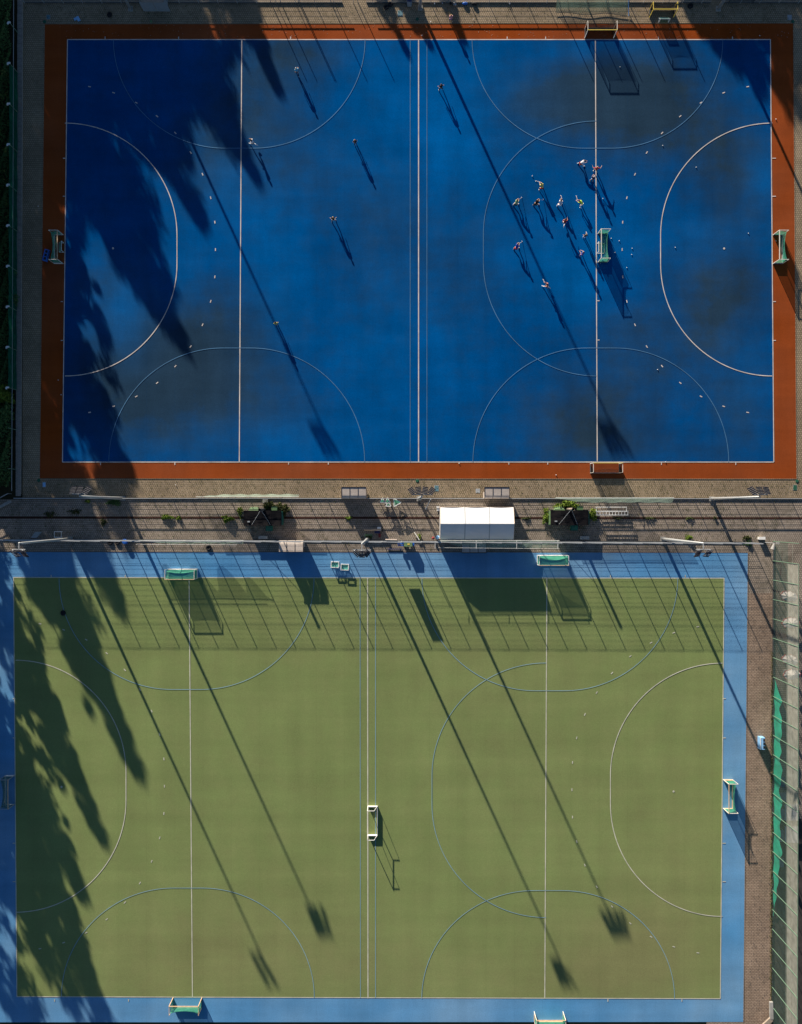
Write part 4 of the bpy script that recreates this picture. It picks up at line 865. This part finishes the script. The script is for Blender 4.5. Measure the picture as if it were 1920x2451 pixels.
# ------------------------------------------------------------------ balls
bm2 = MB(); bm2.ball((0, 0, .06), .06, 10, 8); BALL = bm2.mesh('ball')
for x, y, l in ((1274, 422, 'white ball rolling ahead of the yellow shirted player'), (1569, 475 + 0, ''), (1586, 349, 'ball above the dash marks on the right part of the blue pitch'), (1666, 401, 'ball inside the right circle near its upper edge'), (1791, 559, 'ball in the right circle nearest the right goal'), (1616, 593, 'ball just inside the left edge of the right circle'), (1484, 161, 'ball in the shadow of the top goal'),
                (1443, 476, 'ball on the shadow of the red shirted player'), (1454, 559, 'ball directly above the right corner of the quarter line goal'), (1463, 571, 'ball touching the outside back of the quarter line goal'), (1482, 577, 'ball right of the quarter line goal, uppermost of the loose pair'), (1513, 595, 'upper ball of the pair beside the dash mark right of the goal'), (1512, 610, 'lower ball of the pair beside the dash mark right of the goal'), (1472, 605, 'ball close to the back bar of the quarter line goal'), (1500, 641, 'ball below the pair right of the quarter line goal'),
                (1574, 885, 'ball near the lower right dash marks'), (1857, 606, ''), (1099, 1109, 'ball on the lower red border right of the centre line'), (1331, 1137, 'ball on the lower red border left of the yellow goal'), (1593, 1106, 'ball on the lower boundary line right of the yellow goal'), (1010, 86, 'ball on the upper red border at the centre line'), (1133, 47, 'ball on the edge of the top paving'), (1818, 86, 'ball on the upper red border at the right corner'), (1857, 606 - 29, 'ball inside the right goal of the blue pitch'), (1857, 285 + 320 - 0, ''), (1857, 321 - 35, 'ball on the right red border above the circle'),
                (92, 494, 'white ball on the dark paving at the left edge'), (140, 910, 'ball on the lower left red border'), (147, 945, 'ball on the left red border near the boundary line'), (1031, 53, 'ball on the top paving edge near the pink shirted person'), (421, 1161, 'ball on the sand paving at the lower left')):
    if l: tag(link('hockey_ball', BALL, M_white, loc=P(x, y, .03)), l, 'ball', 'loose white hockey balls')

# ------------------------------------------------------------------ people
def skin_mesh(verts, edges, radii, root, sub=1):
    me = bpy.data.meshes.new('tmp'); me.from_pydata([tuple(v) for v in verts], edges, []); ob = bpy.data.objects.new('tmp', me); C.objects.link(ob)
    md = ob.modifiers.new('skin', 'SKIN'); md.use_smooth_shade = True
    lay = me.skin_vertices[0] if me.skin_vertices else None
    if lay is None:
        bmx = bmesh.new(); bmx.from_mesh(me); bmx.verts.layers.skin.verify(); bmx.to_mesh(me); bmx.free(); lay = me.skin_vertices[0]
    for i, r in enumerate(radii):
        lay.data[i].radius = (r, r) if not isinstance(r, tuple) else r; lay.data[i].use_root = (i == root)
    if sub: s = ob.modifiers.new('sub', 'SUBSURF'); s.levels = sub; s.render_levels = sub
    dg = bpy.context.evaluated_depsgraph_get(); dg.update(); out = bpy.data.meshes.new_from_object(ob.evaluated_get(dg)); bpy.data.objects.remove(ob); bpy.data.meshes.remove(me)
    return out
M_skin = mat('skin', (.50, .30, .20), .6, .08, 6); M_hb = mat('brown_hair', (.07, .04, .02), .7); M_hl = mat('fair_hair', (.38, .26, .12), .7); M_hg = mat('grey_hair', (.45, .45, .46), .7); M_hk = mat('black_hair', (.012, .01, .01), .7); M_hr = mat('red_brown_hair', (.20, .07, .03), .7)
def person(px, py, face, pose, shirt, shorts, hair, sock, label, H=1.76):
    s = H / 1.76; e = empty('person', label, 'person', P(px, py, .03), R(face) - math.pi / 2, 'hockey players on the blue pitch' if py > 60 else None)
    e.scale = (s, s, s)
    lean, hz, fl, fr, hl, hr, tw = pose     # lean deg, hip height, feet (x,y,z) L/R, hands L/R
    hip = Vector((0, -.05 - .2 * math.sin(R(lean)), hz)); a = R(lean); up = Vector((0, math.sin(a), math.cos(a))); fw = Vector((0, math.cos(a), -math.sin(a)))
    sp = hip + up * .22; ch = hip + up * .44; nk = hip + up * .56
    hu = (up + Vector((0, .1, .5))).normalized(); hd = nk + hu * .13; ht = nk + hu * .22
    fl, fr, hl, hr = map(Vector, (fl, fr, hl, hr))
    def mid(a_, b_, la, lb_, pole):
        d = b_ - a_; L = min(d.length, (la + lb_) * .99); x = (la * la - lb_ * lb_ + L * L) / (2 * L); h_ = math.sqrt(max(la * la - x * x, 0)); dn = d.normalized(); pp = (Vector(pole) - dn * Vector(pole).dot(dn)).normalized(); return a_ + dn * x + pp * h_, a_ + dn * L
    V = [hip, sp, ch, nk, hd, ht]; E = [(0, 1), (1, 2), (2, 3), (3, 4), (4, 5)]; Rr = [(.15, .11), (.125, .095), (.16, .10), .055, .095, .065]
    J = {}
    for sd_, ft, hnd, key in ((-1, fl, hl, 'L'), (1, fr, hr, 'R')):
        hp = hip + Vector((sd_ * .10, 0, -.05)); an = ft + Vector((0, -.02, .08)); kn, an = mid(hp, an, .43, .42, (0, 1, 0.1)); toe = an + Vector((0, .17, -.045))
        sh = ch + Vector((sd_ * .18, 0, 0)) + up * .04; el, wr = mid(sh, hnd, .29, .26, (sd_ * .6, -1, -.3)); pal = wr + (wr - el).normalized() * .08
        k = len(V); V += [hp, hp.lerp(kn, .5), kn, kn.lerp(an, .4), an, toe]; E += [(0, k), (k, k + 1), (k + 1, k + 2), (k + 2, k + 3), (k + 3, k + 4), (k + 4, k + 5)]; Rr += [.095, .085, .058, .056, .038, .035]
        k = len(V); V += [sh, sh.lerp(el, .5), el, wr, pal]; E += [(2, k), (k, k + 1), (k + 1, k + 2), (k + 2, k + 3), (k + 3, k + 4)]; Rr += [.062, .05, .042, .03, (.042, .022)]
        J[key] = (hp, kn, an, toe, sh, el, wr, pal)
    me = skin_mesh(V, E, Rr, 0)
    bmx = bmesh.new(); bmx.from_mesh(me)
    ex = MB(); fd = Vector((0, hu.z, -hu.y)).normalized()
    ex.tube([hd + fd * .085 + hu * .01, hd + fd * .115 - hu * .015, hd + fd * .09 - hu * .03], [.008, .014, .01], 5)
    for sx in (-1, 1): ex.ball(hd + Vector((sx * .092, 0, 0)), .022, 6, 4)
    for key in 'LR':
        hp, kn, an, toe, sh, el, wr, pal = J[key]; d = (pal - wr).normalized(); side = d.cross(Vector((0, 1, .2))).normalized()
        for q, (o_, ln) in enumerate(((-.03, .06), (-.01, .075), (.01, .07), (.03, .055))):
            p0 = pal + side * o_; ex.tube([p0 - d * .015, p0 + d * ln * .55 + Vector((0, .006, -.008)), p0 + d * ln + Vector((0, .02, -.02))], [.010, .009, .007], 5)
        ex.tube([wr + side * .028 + d * .02, wr + side * .055 + d * .05, wr + side * .045 + d * .085], [.011, .010, .008], 5)
    em = ex.mesh('x'); bmx.from_mesh(em); bmx.to_mesh(me); bmx.free(); bpy.data.meshes.remove(em); me.materials.clear()
    me.materials.append(M_skin); link('body', me, M_skin, e, smooth=True)
    EYE = MB(); 
    for sx in (-1, 1): EYE.ball(hd + fd * .088 + Vector((sx * .034, 0, 0)) + hu * .012, .011, 6, 4)
    EYE.build('eyes', M_hk, e)
    # shirt
    V2 = [hip + up * .02, sp, ch, ch + up * .07]; E2 = [(0, 1), (1, 2), (2, 3)]; R2 = [(.175, .135), (.155, .12), (.19, .125), .09]
    for key in 'LR':
        hp, kn, an, toe, sh, el, wr, pal = J[key]; k = len(V2); V2 += [sh, sh.lerp(el, .75)]; E2 += [(2, k), (k, k + 1)]; R2 += [.082, .068]
    link('shirt', skin_mesh(V2, E2, R2, 0), shirt, e, smooth=True).data.materials.clear(); e.children[-1].data.materials.append(shirt) if e.children[-1].name.startswith('shirt') else None
    for ch_ in e.children:
        if ch_.name.startswith('shirt') and not ch_.data.materials: ch_.data.materials.append(shirt)
    V3 = [hip + up * .05, hip - up * .02]; E3 = [(0, 1)]; R3 = [(.165, .125), (.17, .13)]
    for key in 'LR':
        hp, kn, *_ = J[key]; k = len(V3); V3 += [hp, hp.lerp(kn, .6)]; E3 += [(1, k), (k, k + 1)]; R3 += [.112, .10]
    m3 = skin_mesh(V3, E3, R3, 0); m3.materials.clear(); link('shorts', m3, shorts, e, smooth=True)
    for key in 'LR':
        hp, kn, an, toe, *_ = J[key]
        MB().tube([kn.lerp(an, .12), kn.lerp(an, .4), an], [.066, .068, .05], 8).build('sock', sock, e, True)
        d = (toe - an).normalized(); MB().tube([an - d * .07 - Vector((0, 0, .02)), an + Vector((0, 0, -.015)), toe.lerp(an, .3), toe + d * .04], [.035, .052, .048, .026], 8).build('shoe', M_white, e, True)
    b = MB(); vs = []
    b.ball(hd + hu * .018 - fd * .018, .118, 10, 8, (.92, 1.02, 1.05)); b.build('hair', hair, e, True)
    if hair in (M_hb, M_hl, M_hr): MB().tube([hd - fd * .10, hd - fd * .17 - hu * .05, hd - fd * .17 - hu * .17], [.04, .04, .015], 7).build('ponytail', hair, e, True)
    bpy.context.view_layer.update()
    return e, J
STAND = (4, .90, (-.12, 0, 0), (.12, .03, 0), (-.30, .1, .78), (.30, .12, .80), 0)
WIDE = (8, .86, (-.24, -.05, 0), (.24, .1, 0), (-.36, .18, .85), (.36, .2, .85), 0)
WALK = (8, .88, (-.1, .34, 0), (.1, -.34, .05), (-.26, -.15, .85), (.27, .32, .95), 0)
RUN = (22, .84, (-.1, .45, .02), (.1, -.5, .25), (-.26, -.25, 1.0), (.2, .45, 1.05), 0)
BEND = (48, .74, (-.28, -.15, 0), (.28, .2, 0), (-.06, .75, .62), (.02, .85, .48), 0)
DEEP = (72, .76, (-.30, -.3, 0), (.30, .28, 0), (-.05, .85, .5), (.05, .95, .40), 0)
ARMS = (6, .88, (-.2, 0, 0), (.2, .0, 0), (-.55, .2, 1.25), (.55, .2, 1.2), 0)
HELD = (10, .88, (-.18, 0, 0), (.18, .05, 0), (-.12, .38, 1.02), (.12, .42, .98), 0)
cl = lambda n, c: mat(n, c, .85, .12, 8)
c_cy = cl('cyan_cloth', (.10, .42, .62)); c_bk = cl('black_cloth', (.012, .012, .016)); c_pk = cl('pink_cloth', (.66, .30, .32)); c_bl = cl('royal_blue_cloth', (.03, .06, .40)); c_wh = cl('white_cloth', (.72, .72, .76)); c_ye = cl('yellow_cloth', (.70, .62, .16)); c_lm = cl('lime_cloth', (.50, .72, .08)); c_gl = cl('grey_lime_cloth', (.38, .52, .28)); c_rd = cl('red_cloth', (.60, .04, .04)); c_dr = cl('dark_red_cloth', (.36, .015, .02)); c_nv = cl('dark_navy_cloth', (.015, .02, .07)); c_lb = cl('sky_blue_cloth', (.08, .28, .60)); c_pe = cl('salmon_cloth', (.72, .28, .22))
people = [
 (712, 178, 105, WALK, c_cy, c_nv, M_hg, c_nv, 'person in a cyan shirt walking at the top left of the blue pitch', 1.78, None),
 (1055, 216, 100, WIDE, c_bk, c_bk, M_hb, c_bk, 'person in black with bare arms standing near the top of the centre line', 1.75, None),
 (1079, 52, 95, HELD, c_pk, c_bl, M_hl, c_bk, 'person in a pink top and blue shorts on the top paving', 1.7, None),
 (607, 347, 150, RUN, c_wh, c_wh, M_hb, c_wh, 'running person in white crossing the tree shadow on the blue pitch', 1.76, None),
 (851, 347, 100, STAND, c_bk, c_nv, M_hr, c_nv, 'person in black with red brown hair left of the centre line', 1.74, 30),
 (799, 530, 92, WIDE, c_bk, c_wh, M_hl, c_bk, 'person in a black shirt and white shorts left of the centre line', 1.78, None),
 (663, 778, 100, STAND, c_ye, c_bk, M_hk, c_bk, 'person in a yellow vest standing by the long mast shadow', 1.8, None),
 (1390, 395, 20, DEEP, c_wh, c_dr, M_hb, c_wh, 'person in white bending deeply, uppermost left of the quarter line', 1.76, None),
 (1424, 411, 88, ARMS, c_rd, c_bk, M_hl, c_bk, 'person in bright red standing on the quarter line', 1.78, None),
 (1416, 434, 75, HELD, c_nv, c_lb, M_hg, c_nv, 'person in dark navy and sky blue shorts below the red one', 1.78, None),
 (1295, 452, 110, BEND, c_ye, c_dr, M_hl, c_bk, 'person in pale yellow swinging at the rolling ball', 1.74, 30),
 (1234, 491, 62, BEND, c_gl, c_bk, M_hb, c_wh, 'person in a grey lime vest bending on the mast shadow', 1.74, -20),
 (1282, 491, 55, BEND, c_bk, c_bk, M_hb, c_bk, 'person in black bending with a stick, second from left in the row', 1.76, -40),
 (1339, 492, 78, BEND, c_wh, c_wh, M_hb, c_wh, 'person in a white shirt bending in the middle of the row', 1.78, 10),
 (1389, 491, 140, DEEP, c_lm, c_wh, M_hr, c_wh, 'person in bright lime bending at the right end of the row', 1.72, -50),
 (1349, 536, 75, RUN, c_dr, c_wh, M_hb, c_wh, 'running person in dark red with white socks', 1.76, None),
 (1398, 569, 80, STAND, c_nv, c_bk, M_hl, c_wh, 'slim person in dark clothes with white shoes above the blue shirted one', 1.68, 10),
 (1391, 612, 130, HELD, c_bl, c_bl, M_hl, c_bl, 'person in royal blue standing left of the quarter line goal', 1.78, None),
 (1235, 596, 62, BEND, c_bl, c_rd, M_hk, c_bk, 'person in blue shirt and red shorts bending with a stick', 1.76, -20),
 (1307, 688, 150, RUN, c_pe, c_nv, M_hr, c_wh, 'lowest running person in a salmon shirt', 1.72, -60)]
sk_l = {4: 'stick held by the person with red brown hair', 10: 'stick swung by the pale yellow person', 11: 'stick of the person in the grey lime vest', 12: 'stick of the bending person in black', 13: 'stick of the bending person in white', 14: 'stick of the person in bright lime', 16: 'stick of the slim person in dark clothes', 18: 'stick of the person in blue shirt and red shorts', 19: 'stick of the lowest running person'}
for i, (x, y, f, po, sh, so_, ha, sk, lab, H, st) in enumerate(people):
    e, J = person(x, y, f, po, sh, so_, ha, sk, lab, H)
    if st is not None:
        M = e.matrix_world; hR_, hL_ = M @ J['R'][7], M @ J['L'][7]; top = hL_ + (hL_ - hR_).normalized() * .05
        a = R(f + st); tip = hR_ + Vector((math.cos(a), math.sin(a), 0)) * .62; tip.z = .07
        t = empty('hockey_stick', 'pale hockey ' + sk_l[i], 'hockey stick', hR_, 0, 'hockey sticks held by players')
        MB().tube([top - hR_, Vector((0, 0, 0)), (tip - hR_) * .97], [.02, .02, .024], 6).build('shaft', M_pale, t)
        d = (tip - hR_).normalized(); sd2 = Vector((-d.y, d.x, 0)).normalized(); MB().tube([tip - hR_ - d * .02, tip - hR_ + d * .05 + Vector((0, 0, 0)) + sd2 * .03, tip - hR_ + d * .05 + sd2 * .09, tip - hR_ + sd2 * .11 + Vector((0, 0, .04))], [.025, .03, .03, .022], 6).build('hook', M_white, t)
for o in [o for o in bpy.data.objects if o.name.startswith('tmp')]: bpy.data.objects.remove(o)
